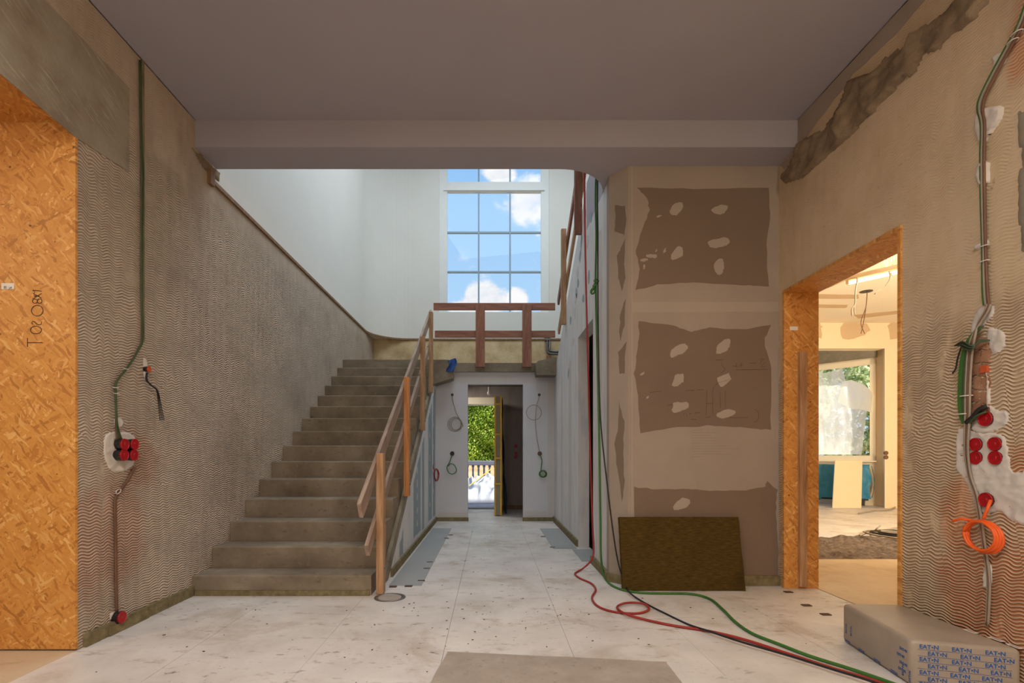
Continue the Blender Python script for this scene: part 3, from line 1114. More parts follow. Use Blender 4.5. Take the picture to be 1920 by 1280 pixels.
# small smears at the left of the upper panel
for k, (x, y, r) in enumerate(((1222, 480, .03), (1208, 487, .022), (1236, 405, .016), (1205, 700, .016), (1214, 745, .012), (1230, 470, .012), (1246, 470, .016), (1208, 500, .016))):
    dab('filler_dab', PW(x, y), (1, 0, 0), (0, 0, 1), r * 1.4, r * .6, .2 * k, NF, .0018, M['filler_light'], wall_part, 40 + k)
# chamfer
CH0, CH1 = Vector((1.02, 4.41, 0)), Vector((1.146, YP, 0))
CN = Vector((-(CH1 - CH0).y, (CH1 - CH0).x, 0)).normalized() * -1
if CN.y > 0:
    CN = -CN


def ch(t, py):
    p = CH0.lerp(CH1, t)
    return Vector((p.x, p.y, CAMZ + (VY - py) * p.y / FPX))


for pl in (((.3, 384), (.85, 386), (.9, 410), (.8, 440), (.3, 434), (.35, 410)),
           ((.55, 470), (.85, 447), (.8, 495), (.85, 520), (.7, 545), (.5, 520), (.4, 480)),
           ((.6, 590), (.85, 560), (.8, 610), (.6, 640), (.55, 615)),
           ((.5, 660), (.9, 640), (.8, 700), (.55, 700)),
           ((.5, 752), (.8, 790), (.75, 850), (.8, 900), (.7, 940), (.45, 880), (.3, 830), (.5, 800))):
    patch('plasterboard_panel', [ch(a, b) for a, b in pl], CN, .0012, M['board_grey'], wall_part, .003, 4, False)
MB().box(1.172, 1.182, YP - .0015, YP, .09, 3.49).build('corner_bead', M['filler_light'], wall_part)

# pencil and marker scribbles on the boards (flat lines lying on the surface)


def scribble(name, lines, to3, r, mat, parent):
    mb = MB()
    for ln in lines:
        mb.tube([to3(x, y) for x, y in ln], r, 4)
    return mb.build(name, mat, parent)


def arc2(cx, cy, rx, ry, a0, a1, n=12):
    return [(cx + rx * math.cos(R(a0 + (a1 - a0) * i / n)), cy + ry * math.sin(R(a0 + (a1 - a0) * i / n))) for i in range(n + 1)]


PWS = lambda x, y: PW(x, y, .0016)
scribble('pencil_marking', [
    [(1325, 731), (1325, 752), (1324, 778)], [(1337, 778), (1336, 740), (1338, 726), (1345, 718), (1370, 711)], [(1324, 756), (1337, 756)],
    [(1350, 734), (1351, 764)], [(1360, 732), (1360, 764)],
    [(1341, 675), (1356, 674)], [(1352, 682), (1360, 692), (1352, 700)], [(1374, 686), (1382, 686)], [(1381, 680), (1380, 688), (1386, 687)], [(1390, 679), (1390, 688)], [(1386, 684), (1393, 684)],
    [(1405, 681), (1418, 680)], [(1424, 674), (1432, 672), (1425, 681), (1434, 679), (1426, 688), (1436, 686)], [(1380, 693), (1440, 692)],
    [(1286, 732), (1302, 731), (1296, 733)], [(1306, 731), (1320, 730)], [(1218, 736), (1240, 733)], [(1282, 775), (1283, 779)], [(1287, 775), (1288, 780)], [(1292, 776), (1297, 775)], [(1302, 774), (1312, 773)],
    arc2(1414, 779, 9, 12, -80, 90), [(1366, 783), (1402, 783)], [(1252, 760), (1262, 758)],
    [(1296, 786), (1306, 786)], [(1322, 783), (1332, 781)]], PWS, .0013, M['ink'], wall_part)
scribble('printed_lettering', [[(1298, 806 + 5 * k), (1298 + w, 806 + 5 * k)] for k, w in enumerate((20, 48, 36, 46, 46, 44, 66, 88, 56, 74, 18))] + [[(1296, 806), (1296, 862)]],
         lambda x, y: PW(x, y, .0004), .0006, M['board_grey'], wall_part)

# corridor wall, stair wall and end wall: board fields and dabs
NC = (-1, 0, 0)
for k, (x, y) in enumerate(((1083, 510), (1084, 530), (1081, 548), (1078, 588), (1090, 455), (1088, 480), (1075, 640), (1070, 600), (1097, 400), (1102, 452), (1104, 520), (1066, 700), (1079, 560), (1094, 560), (1108, 405))):
    dab('filler_dab', CW(x, y), (0, 1, 0), (0, 0, 1), .075, .05, .5 * k, NC, .002, M['board_blue'] if k % 3 else M['filler_cool'], wall_corr, 80 + k)
for y0, y1, z0, z1 in ((6.55, 6.75, .12, 2.3), (7.35, 7.5, .1, 2.2), (4.75, 4.9, .1, 3.2)):
    patch('filled_joint', [Vector((XC, y0, z0)), Vector((XC, y1, z0)), Vector((XC, y1, z1)), Vector((XC, y0, z1))], NC, .0012, M['filler_cool'], wall_corr, .008, 8, False)
struct_line = lambda y: .607 * (y - 4.46)
for y0, y1, z0 in ((5.9, 6.5, .12), (6.65, 6.85, .1), (7.3, 7.75, .12), (7.9, 8.2, .12), (5.0, 5.2, .08)):
    patch('plasterboard_strip', [Vector((XU, y0, z0)), Vector((XU, y1, z0)), Vector((XU, y1, struct_line(y1) - .12)), Vector((XU, y0, struct_line(y0) - .12))], (1, 0, 0), .0012, M['board_blue'], wall_under, .006, 8, False)
for k in range(9):
    dab('filler_dab', (XU, 7.5 + .45 * (k % 2), .35 + .17 * k), (0, 1, 0), (0, 0, 1), .05, .04, .4 * k, (1, 0, 0), .002, M['filler_cool'], wall_under, 120 + k)
for k in range(5):
    dab('filler_dab', (XU, 6.2, .25 + .16 * k), (0, 1, 0), (0, 0, 1), .05, .04, .4 * k, (1, 0, 0), .002, M['filler_cool'], wall_under, 140 + k)
for x0, x1, y0, y1 in ((824, 848, 778, 970), (984, 1028, 760, 960)):
    patch('plasterboard_panel', [EW(x0, y0), EW(x1, y0), EW(x1, y1), EW(x0, y1)], NF, .001, M['endwall'], wall_end, .002, 6, False)
patch('filled_joint', [EW(852, 704), EW(1004, 704), EW(1004, 718), EW(852, 718)], NF, .0015, M['filler_cool'], wall_end, .003, 8, False)
patch('filled_joint', [EW(1027, 712), EW(1037, 712), EW(1037, 965), EW(1027, 965)], NF, .0015, M['filler_cool'], wall_end, .003, 8, False)
patch('filled_joint', [EW(822, 960), EW(877, 960), EW(877, 970), EW(822, 970)], NF, .0015, M['filler_cool'], wall_end, .003, 8, False)
patch('filled_joint', [EW(983, 958), EW(1025, 958), EW(1025, 967), EW(983, 967)], NF, .0015, M['filler_cool'], wall_end, .003, 8, False)

# ---- mortar crusts and gypsum patches on the combed walls
k3 = 2.909
edge = [(50, 960), (90, 1012), (200, 975), (330, 865), (480, 725), (560, 640), (640, 555), (740, 455), (800, 412), (850, 318), (930, 292), (1000, 222), (1100, 150), (1200, 30), (1300, -80), (1700, -560), (1500, -560), (1100, -120), (1000, 0), (880, 120), (760, 180), (745, 220), (640, 300), (560, 385), (450, 420), (400, 560), (300, 690), (170, 770), (130, 880)]
poly = []
for x, y in edge:
    p = RW(1440 + x / k3, y / k3)
    poly.append((p.y, min(p.z, 3.695)))
crust('mortar_crust', poly, lambda a, b: Vector((XR, a, b)), (-1, 0, 0), .018, .014, .032, 5.0, M['mortar'], wall_right, 2.0)
poly = [(p.y, p.z) for p in (LW(372, 284), LW(412, 322), LW(412, 345), LW(400, 334), LW(380, 318), LW(352, 268))]
crust('mortar_crust', poly, lambda a, b: Vector((XL, a, b)), (1, 0, 0), .012, .006, .01, 12.0, M['mortar'], wall_left, 4.0)
poly = [(p.y, p.z) for p in (RW(1903, 205), RW(1990, 190), RW(1990, 480), RW(1910, 478), RW(1903, 400), RW(1906, 300))]
crust('mortar_crust', poly, lambda a, b: Vector((XR, a, b)), (-1, 0, 0), .014, .004, .006, 8.0, M['concrete_dark'], wall_right, 9.0)


patch('filled_joint', [Vector((XR, y_, z_)) for y_, z_ in ((4.0, 3.49), (4.0, 3.695), (2.2, 3.695), (2.2, 3.60), (2.6, 3.62), (3.0, 3.58), (3.4, 3.60), (3.75, 3.53), (4.18, 3.42), (4.25, 3.48))], (-1, 0, 0), .0025, M['filler'], wall_right, .006, 4, False)


def gyp_r(*px, base=.004, amp=.006, seed=0.):
    pts = [RW(x, y) for x, y in px]
    ring = spline(pts, 4, True)
    crust('gypsum_patch', [(p.y, p.z) for p in ring], lambda a, b: Vector((XR, a, b)), (-1, 0, 0), .008, base, amp, 16., M['gypsum'], wall_right, seed)


def gyp_l(*px, base=.004, amp=.005, seed=0.):
    pts = [LW(x, y) for x, y in px]
    ring = spline(pts, 4, True)
    crust('gypsum_patch', [(p.y, p.z) for p in ring], lambda a, b: Vector((XL, a, b)), (1, 0, 0), .008, base, amp, 16., M['gypsum'], wall_left, seed)


gyp_r((1862, 110), (1876, 95), (1892, 108), (1884, 122), (1868, 132), base=.016, seed=1)
gyp_r((1828, 235), (1840, 205), (1880, 195), (1884, 215), (1856, 258), (1840, 272), base=.016, seed=2)
gyp_r((1832, 320), (1842, 300), (1858, 305), (1858, 340), (1842, 352), (1833, 340), base=.016, seed=3)
gyp_r((1828, 462), (1850, 446), (1858, 452), (1848, 466), (1832, 470), base=.016, seed=4)
gyp_r((1822, 600), (1840, 572), (1862, 570), (1868, 585), (1850, 610), (1830, 630), (1818, 625), seed=5)
gyp_r((1856, 612), (1878, 616), (1890, 632), (1884, 655), (1866, 668), (1852, 655), (1848, 630), seed=6)
gyp_r((1846, 690), (1858, 700), (1862, 760), (1890, 768), (1896, 785), (1880, 805), (1850, 815), (1826, 812), (1818, 795), (1834, 775), (1848, 760), seed=7)
gyp_r((1796, 800), (1826, 806), (1880, 812), (1894, 840), (1900, 880), (1925, 880), (1960, 900), (1960, 985), (1900, 980), (1876, 960), (1850, 968), (1828, 950), (1810, 905), (1792, 880), (1790, 840), base=.003, seed=8)
gyp_r((1846, 1060), (1858, 1050), (1864, 1085), (1856, 1105), (1844, 1100), base=.012, seed=9)
gyp_l((196, 815), (222, 806), (250, 815), (256, 850), (248, 876), (222, 888), (204, 880), (192, 850), seed=11)
gyp_l((212, 785), (222, 780), (232, 786), (230, 802), (214, 802), seed=12)
gyp_l((266, 672), (276, 672), (278, 706), (270, 710), seed=13)
gyp_l((204, 1150), (216, 1142), (226, 1150), (224, 1164), (208, 1168), seed=14)

# exposed brickwork in the right-hand chase: single brick faces
for r_ in range(6):
    for c_ in range(2):
        x0 = 1822 + 17 * c_ + (4 if r_ % 2 else 0)
        y0 = 632 + 25 * r_
        pts = [RW(x0, y0), RW(x0 + 15, y0 + 1), RW(x0 + 15, y0 + 22), RW(x0, y0 + 22)]
        patch('brick', pts, (-1, 0, 0), .004 + .004 * random.random(), M['brick'], wall_right, .003, 3, False)
patch('terracotta_chip', [RW(1842, 688), RW(1855, 685), RW(1856, 697), RW(1843, 699)], (-1, 0, 0), .014, M['stain_block'], wall_right, .002, 3, False)
# ochre masonry course marks are part of the back wall's own relief
# plates along the corridor and their rusty joint clips


def plate(x0, x1, y0, y1, clips):
    p = MB().box(x0, x1, y0, y1, 0.0, .004).build('edge_plate', M['plate'], floor)
    for (px, py) in clips:
        c = FL(px, py)
        MB().box(c.x - .03, c.x + .03, c.y - .012, c.y + .012, .0035, .007).build('joint_clip', M['clip'], p)


plate(-.845, -.575, 4.25, 7.5, ((845, 1003), (837, 1009), (806, 1054), (800, 1066), (790, 1089)))
plate(.72, .995, 5.9, 7.48, ((1018, 1006), (1036, 1026)))
plate(.93, 1.15, 5.2, 5.85, ())
for px, py in ((737, 1100), (766, 1099), (1478, 1110), (1512, 1135), (1548, 1152)):
    c = FL(px, py)
    MB().box(c.x - .03, c.x + .03, c.y - .02, c.y + .02, .0, .006).build('joint_clip', M['clip'], floor)

# ---- right room shell
BA, BB = Vector((6.2, 12.85)), Vector((8.1, 10.58))
bd = (BB - BA).normalized()
bn = Vector((bd.y, -bd.x))          # towards the room
if bn.y > 0:
    bn = -bn


def bay(s, off, z):
    """point on the slanted bay wall: s metres from BA, off metres into the room"""
    p = BA + bd * s + bn * off
    return Vector((p.x, p.y, z))


BL = (BB - BA).length
S0, S1 = 1.63, 2.85           # window edges along the bay wall
WZB, WZT = .95, 3.07
rs = MB()
rs.box(2.65, 7.85, 10.2, 10.45, 3.19, 3.70)
rs.box(2.60, 5.2, 10.2, 10.45, -.05, 3.19)
rs.prism([(7.85, 10.2), (8.45, 10.2), (8.45, 10.62), (8.25, 10.70), (8.1, 10.58)], -.05, 3.70)
rs.box(8.40, 8.50, .0, 10.25, -.05, 3.7)
rs.box(2.65, 8.5, .0, .15, -.05, 3.7)


def bay_block(mb, s0, s1, z0, z1, t=.25):
    mb.slab([bay(s0, 0, z0), bay(s1, 0, z0), bay(s1, 0, z1), bay(s0, 0, z1)], (-bn.x, -bn.y, 0), t)


bay_block(rs, -1.2, S0, -.05, 3.70)
bay_block(rs, S1, BL, -.05, 3.70)
bay_block(rs, S0, S1, -.05, WZB)
bay_block(rs, S0, S1, WZT - .005, 3.70)
wall_rr = struct(rs.build('wall_right_room', M['rwall']))
struct(MB().box(2.65, 8.5, -.1, 10.3, 3.70, 3.9).build('ceiling_right_room', M['rceil']))
struct(MB().prism([(4.9, 10.3), (8.4, 10.3), (8.4, 10.7), (6.4, 13.05), (4.9, 13.6)], 3.60, 3.9).build('ceiling_bay', M['rceil']))
lint = MB()
lint.slab([bay(-.2, .0, WZT + .03), bay(S1 + .02, .0, WZT + .03), bay(S1 + .02, .0, 3.45), bay(-.2, .0, 3.45)], (bn.x, bn.y, 0), .06)
lint.build('concrete_lintel', M['concrete_dark'], wall_rr)
for x0, x1 in ((1522, 1540), (1580, 1622), (1668, 1690)):
    patch('plasterboard_panel', [PT(x0, 607, 10.2), PT(x1, 607, 10.2), PT(x1, 630, 10.2), PT(x0, 634, 10.2)], NF, .002, M['rboard'], wall_rr, .02, 4)
ceil_rr = bpy.data.objects['ceiling_right_room']


def rc(px, py):
    d = (3.70 - CAMZ) * FPX / (VY - py)
    return PT(px, py, d)


for pl in (((1516, 551), (1610, 552), (1610, 560), (1516, 559)), ((1518, 570), (1590, 571), (1586, 577), (1518, 577)), ((1540, 536), (1590, 516), (1600, 520), (1552, 540)), ((1600, 590), (1684, 582), (1684, 588), (1610, 597))):
    patch('plasterboard_strip', [rc(*p) for p in pl], (0, 0, -1), .002, M['rboard'], ceil_rr, .006, 5, False)
w2 = struct(thing('window_2', 'cream framed slanted bay window covered with torn dust film', 'window', bay((S0 + S1) / 2, 0, WZB)))
del w2['category']
f2 = MB()
fw = .105
for s0, s1, z0, z1 in ((S0, S0 + fw, WZB, WZT), (S1 - fw, S1, WZB, WZT), (S0, S1, WZB, WZB + fw), (S0, S1, WZT - fw, WZT)):
    f2.slab([bay(s0, .02, z0), bay(s1, .02, z0), bay(s1, .02, z1), bay(s0, .02, z1)], (-bn.x, -bn.y, 0), .1)
f2.slab([bay(S0 - .03, .03, WZB - .03), bay(S1 + .03, .03, WZB - .03), bay(S1 + .03, .03, WZB), bay(S0 - .03, .03, WZB)], (bn.x, bn.y, 0), .05)
f2.build('window_frame', M['frame_cream'], w2)
MB().slab([bay(S0 + fw, -.03, WZB + fw), bay(S1 - fw, -.03, WZB + fw), bay(S1 - fw, -.03, WZT - fw), bay(S0 + fw, -.03, WZT - fw)], (-bn.x, -bn.y, 0), .006).build('pane', M['glass'], w2)

exec_order_done = True
# ================================================================== THINGS
# ---- wooden railings


def board(name, p0, p1, w, t, side, mat, parent):
    """board of section w (in the plane of side x length) by t, its length on local Z"""
    p0, p1 = Vector(p0), Vector(p1)
    L = (p1 - p0).length
    zax = (p1 - p0).normalized()
    yax = Vector(side).normalized()
    yax = (yax - zax * yax.dot(zax)).normalized()
    xax = yax.cross(zax)
    Mx = Matrix((xax, yax, zax)).transposed().to_4x4()
    Mx.translation = p0
    mb = MB().box(-w / 2, w / 2, -t / 2, t / 2, 0, L).bevel(.0025, 1)
    return link(name, mb.mesh(name, mat), parent, Mx)


sr = thing('stair_railing', 'temporary wooden railing climbing along the open side of the staircase', 'railing', (-.9, 4.0, 0))
PXc = -.8625
for yy, z0, z1, m_ in ((4.02, .004, 1.10, 'wood'), (5.28, .66, 1.88, 'wood_orange'), (6.5, 1.39, 2.575, 'wood'), (7.41, 1.98, 3.14, 'wood')):
    p = board('post', (PXc, yy, z0), (PXc, yy, z1), .055, .085, (0, 1, 0), M[m_], sr)
    for zz in (z0 + .12, z0 + .26) if z0 > .1 else (z0 + .2,):
        MB().lathe([(.012, 0), (.012, .006), (.006, .01), (0, .01)], (PXc + .0275, yy, zz), (1, 0, 0), 8).build('bolt', M['metal'], p)
board('handrail', (-.906, 3.55, .70), (-.906, 7.75, 3.21), .125, .03, (1, 0, 0), M['wood_grey'], sr)
board('knee_rail', (-.906, 3.75, .385), (-.906, 7.75, 2.79), .10, .03, (1, 0, 0), M['wood_grey'], sr)

lrail = thing('landing_railing', 'reddish plank railing across the edge of the stair landing', 'railing', (.05, 8.25, 2.5))
for x in (900.5, 988):
    xx = (x - VX) * 8.26 / FPX
    board('post', (xx, 8.26, 2.49), (xx, 8.26, 3.50), .15, .036, (0, 1, 0), M['wood_red'], lrail)
board('handrail', (-.925, 8.295, 3.475), (1.045, 8.295, 3.475), .115, .03, (0, 1, 0), M['wood_red'], lrail)
board('knee_rail', (-.905, 8.295, 3.03), (1.045, 8.295, 3.03), .11, .03, (0, 1, 0), M['wood_red'], lrail)

ur = thing('upper_railing', 'brown wooden railing rising along the upper flight above the corridor wall', 'railing', (1.0, 7.0, 2.85))
board('post', (.997, 7.0, 2.86), (.997, 7.0, 4.16), .07, .06, (0, 1, 0), M['wood'], ur)
board('post', (.99, 5.8, 3.58), (.99, 5.8, 4.85), .085, .06, (0, 1, 0), M['wood_red'], ur)
board('handrail', (1.05, 7.95, 3.44), (1.05, 5.2, 5.05), .11, .03, (1, 0, 0), M['wood_red'], ur)
board('knee_rail', (1.05, 7.9, 2.97), (1.05, 5.2, 4.55), .10, .03, (1, 0, 0), M['wood'], ur)

# ---- cables


def cable(name, pts, r, mat, parent=None, sub=6, n=7, label=None, cat='cable', group=None):
    o = MB().tube(spline(pts, sub), r, n).build(name, mat, parent, smooth=True)
    if label:
        tag(o, label, cat, group)
    return o


RAD = .0085
red_pts = [Vector((.82, 4.40, 4.2)), PT(1096, 330, 4.47), PT(1098, 500, 4.6), PT(1103, 700, 4.72), PT(1107, 860, 4.8), PT(1111, 985, 4.85), PT(1113, 1035, 4.82), PT(1106, 1053, 4.78),
           FL(1092, 1066, .02), FL(1078, 1075, RAD), FL(1088, 1084, RAD), FL(1108, 1093, RAD), FL(1117, 1105, RAD), FL(1110, 1120, RAD), FL(1118, 1134, RAD), FL(1140, 1144, RAD),
           FL(1170, 1149, RAD), FL(1200, 1149, RAD), FL(1217, 1141, .012), FL(1205, 1131, .02), FL(1175, 1130, .02), FL(1157, 1138, .02), FL(1172, 1150, .02), FL(1205, 1160, .012), FL(1260, 1172, RAD), FL(1330, 1183, RAD),
           FL(1400, 1200, RAD), FL(1480, 1226, RAD), FL(1560, 1252, RAD), FL(1640, 1276, RAD), FL(1760, 1320, RAD)]
cable('red_cable', red_pts, RAD, M['red'], label='red cable hanging from the upper floor, looping once on the floor boards')
green_pts = [Vector((.955, 4.50, 4.2)), PT(1117, 352, 4.62), PT(1118, 440, 4.6), PT(1117, 535, 4.58), PT(1121, 700, 4.55), PT(1124, 850, 4.5), PT(1126, 980, 4.52), PT(1127, 1045, 4.5), FL(1133, 1080, .02), FL(1146, 1096, .0098),
             FL(1170, 1106, .0098), FL(1205, 1111, .0098), FL(1250, 1112, .0098), FL(1295, 1113, .0098), FL(1330, 1122, .0098), FL(1355, 1142, .0098), FL(1378, 1165, .0098), FL(1410, 1187, .0098), FL(1460, 1207, .0098),
             FL(1520, 1230, .0098), FL(1590, 1252, .0098), FL(1660, 1276, .0098), FL(1780, 1320, .0098)]
gc = thing('green_cable', 'dark green cable hanging knotted by the corridor corner and winding over the floor', 'cable', FL(1133, 1080))
MB().tube(spline(green_pts, 6), .0095, 7).build('cable_run', M['green'], gc, smooth=True)
c0 = PT(1117, 535, 4.57)
kn = MB()
for k in range(4):
    kn.tube([c0 + Vector((.018 * math.cos(a) - .01 * k + .005, .018 * math.sin(a), .02 * math.sin(a + k) - .03 * k + .04)) for a in [2 * math.pi * i / 12 for i in range(12)]], .008, 6, True)
kn.tube(spline([c0, c0 + Vector((-.035, -.01, -.05)), c0 + Vector((-.04, -.01, -.08))], 4), .008, 6)
kn.build('knot', M['green'], gc, smooth=True)
black_pts = [Vector((.965, 4.52, 4.2)), PT(1120.5, 352, 4.6), PT(1121, 440, 4.57), PT(1121, 540, 4.53), PT(1123, 700, 4.48), PT(1127, 800, 4.42), PT(1139, 912, 4.28), PT(1150, 1000, 4.2), PT(1160, 1058, 4.15), FL(1174, 1100, .03), FL(1180, 1110, .03), FL(1194, 1121, .012),
             FL(1220, 1136, .006), FL(1248, 1150, .006), FL(1290, 1170, .006), FL(1330, 1183, .0255), FL(1390, 1203, .0255), FL(1480, 1229, .0255), FL(1560, 1254, .0255), FL(1640, 1279, .0255), FL(1740, 1320, .006)]
cable('black_cable', black_pts, .0065, M['cable_black'], label='thin black cable running down past the chamfered corner and across the floor to the right')


def ring(c, u, v, r1, r2, r, turns=1, drift=0.0, n=22, jit=0.0, seed=1):
    rnd = random.Random(seed)
    u, v = Vector(u), Vector(v)
    w = u.cross(v).normalized()
    out = []
    for i in range(int(n * turns) + 1):
        a = 2 * math.pi * i / n
        k = 1 + rnd.uniform(-jit, jit)
        out.append(Vector(c) + u * math.cos(a) * r1 * k + v * math.sin(a) * r2 * k + w * drift * i / n)
    return out


# left wall: dusty green bundle in its chase, bent down to the boxes
lb = thing('left_cable_bundle', 'dusty green cable bundle running down the combed left wall from the ceiling', 'cable', LW(265, 640))
for k in range(4):
    o = .012 + .006 * (k % 2)
    dx = (k - 1.5) * 1.5
    MB().tube(spline([LW(263 + dx * .5, 113, o), LW(265 + dx * .6, 260, o), LW(267 + dx, 320, o + .012), LW(266 + dx, 420, o), LW(266 + dx * .6, 560, o), LW(267 + dx * .7, 632, o), LW(258 + dx * .5, 658, o), LW(238 + dx * .5, 690, o + .004),
                      LW(218 + dx * .5, 716, o), LW(217 + dx * .5, 740, o), LW(218 + dx * .4, 775, o), LW(219 + dx, 800, o), LW(224 + dx * 2, 824, o)], 5), .0046, 6).build('cable', M['green_olive'] if k % 2 else M['brown_cable'], lb, smooth=True)
MB().slab([LW(261, 112), LW(270, 112), LW(271, 640), LW(263, 640)], (1, 0, 0), .003).build('chase', M['mortar'], lb)
for px, py in ((236, 692), (217, 727), (219, 738)):
    MB().tube(ring(LW(px, py, .018), (0, 1, 0), (1, 0, 0), .018, .013, .003), .0025, 5).build('cable_tie', M['tie'], lb)
lb2 = thing('left_conduit', 'brown conduit dropping from the four red boxes to the box near the floor', 'conduit', LW(217, 1145))
for k in range(2):
    MB().tube(spline([LW(252 + 2 * k, 876, .012), LW(240 + 2 * k, 898, .012), LW(226 + 2 * k, 918, .012), LW(217 + 2 * k, 932, .012), LW(215 + 2.2 * k, 950, .01), LW(216 + 2.2 * k, 1020, .01), LW(217 + 2.2 * k, 1100, .01), LW(218 + 2.2 * k, 1146, .012)], 5), .006, 6).build('cable', M['brown_cable'], lb2, smooth=True)
MB().tube(ring(LW(222, 921, .018), (0, .6, .8), (1, 0, 0), .018, .013, .003), .0025, 5).build('cable_tie', M['tie'], lb2)


def socket(name, c, axis, r, depth, lid_mat, label, group, cat='socket box', rim=True):
    """flush or standing round wall box: dark body, coloured lid with a rim and centre mark"""
    t = thing(name, label, cat, c, group)
    ax = Vector(axis).normalized()
    MB().lathe([(r * .9, -.015), (r * .95, depth * .5), (r, depth * .6), (r, depth)], c, ax, 18).build('body', M['black'], t, smooth=False)
    MB().lathe([(r * .99, depth * .8), (r * 1.0, depth + .001), (r * .96, depth + .005), (r * .9, depth + .005), (r * .86, depth + .002), (r * .3, depth + .002), (r * .24, depth + .004), (0, depth + .004)], c, ax, 22).build('lid', lid_mat, t, smooth=False)
    return t


gl = 'red lidded boxes standing off the left wall'
for (x, y, nm) in ((224, 833, 'upper left'), (243, 833, 'upper right'), (223, 853, 'lower left'), (242, 853, 'lower right')):
    socket('socket_box', LW(x - 5, y), (1, 0, 0), .036, .05, M['red_lid'], nm + ' one of the four clustered red lidded boxes standing off the left wall', gl)
socket('socket_box', LW(215, 1157), (1, 0, 0), .036, .045, M['red_lid'], 'single red lidded box low on the left wall just above the floor strip', 'single red boxes low down')
jb = socket('junction_box', LW(271, 692), (1, 0, 0), .019, .03, M['stain_block'], 'small orange box high on the left wall with bare wires hanging out', 'small boxes')
for k in range(4):
    MB().tube(spline([LW(274 + k, 698, .03), LW(273 + k * 1.2, 712, .035), LW(282 + k, 722, .04), LW(293 + k, 732, .04), LW(297 + 1.8 * k, 760, .035), LW(300 + 2.6 * k, 788, .03)], 5), .0022, 5).build('wire', M['cable_black'], jb, smooth=True)

# right wall
rb = thing('right_cable_bundle', 'green and grey cable bundle hanging down the right wall from the ceiling', 'cable', RW(1845, 560))
for k in range(4):
    dx = (k - 1.5) * 3
    o = .014 + .006 * (k % 2)
    MB().tube(spline([RW(1955 + dx, -80, o), RW(1918 + dx, 35, o), RW(1890 + dx, 90, o), RW(1868 + dx, 130, o), RW(1843 + dx, 180, o), RW(1838 + dx, 205, o), RW(1843 + dx * .7, 235, o + .006), RW(1842 + dx * .7, 300, o), RW(1843 + dx * .7, 380, o),
                      RW(1845 + dx * .6, 460, o), RW(1847 + dx * .9, 540, o + .006), RW(1850 + dx, 572, o)], 5), .0062, 6).build('cable', (M['green'], M['grey_cable'], M['grey_cable'], M['brown_cable'])[k], rb, smooth=True)
for px, py in ((1907, 62), (1899, 78), (1845, 462), (1846, 490)):
    MB().tube(ring(RW(px, py, .02), (0, 1, 0), (1, 0, 0), .022, .015, .003), .0025, 5).build('cable_tie', M['tie'], rb)
rb2 = thing('right_green_bundle', 'bundle of green conduits bulging beside the bare brick chase', 'cable', RW(1805, 790))
for k in range(5):
    dx = k * 2.3
    MB().tube(spline([RW(1836 + dx * .5, 612, .03), RW(1822 + dx * .6, 628, .035), RW(1810 + dx * .8, 646, .04), RW(1803 + dx, 672, .036), RW(1799 + dx, 710, .032), RW(1798 + dx, 750, .03), RW(1800 + dx * .9, 776, .026), RW(1806 + dx * .5, 794, .022)], 5), .0062, 6).build('cable', M['green'] if k < 3 else M['green_olive'], rb2, smooth=True)
for k in range(3):
    MB().tube(spline([RW(1858 - 3 * k, 570, .022), RW(1852 - 3 * k, 584, .026), RW(1838 - 2 * k, 606, .03), RW(1822 + 3 * k, 632, .045), RW(1815 + 4 * k, 660, .04), RW(1811 + 4 * k, 720, .034), RW(1810 + 4 * k, 780, .03), RW(1809 + 3 * k, 840, .02),
                      RW(1816 + 2 * k, 890, .016), RW(1828 + 2.5 * k, 930, .014), RW(1838 + 2 * k, 985, .014), RW(1846 + 2 * k, 1040, .014), RW(1851 + 2 * k, 1075, .016), RW(1852 + 2 * k, 1110, .014), RW(1849 + 2 * k, 1172, .014)], 5), .0055, 6).build('cable', M['grey_cable'] if k != 1 else M['brown_cable'], rb2, smooth=True)
for k in range(5):   # loose tails wrapped round the bundle
    MB().tube(spline([RW(1790 + 3 * k, 648, .03), RW(1805, 640 + 3 * k, .06), RW(1822, 648 + 2 * k, .062), RW(1836, 642 - k, .04), RW(1856, 638, .018)], 5), .004, 5).build('wire', M['cable_black'] if k % 2 else M['green_olive'], rb2, smooth=True)
MB().tube(spline([RW(1806, 640, .045), RW(1796, 670, .05), RW(1792, 690, .05), RW(1786, 700, .05)], 5), .004, 5).build('wire', M['cable_black'], rb2, smooth=True)
for px, py in ((1806, 776), (1812, 742)):
    MB().tube(ring(RW(px, py, .026), (0, 1, 0), (1, 0, 0), .028, .02, .003), .003, 5).build('cable_tie', M['tie'], rb2)
MB().tube(spline([RW(1812, 792, .03), RW(1824, 782, .03), RW(1836, 768, .03), RW(1850, 762, .018)], 5), .012, 7).build('conduit_stub', M['black'], rb2, smooth=True)
MB().tube(spline([RW(1812, 800, .02), RW(1830, 780, .04), RW(1850, 772, .02)], 5), .005, 6).build('wire', M['green_olive'], rb2, smooth=True)

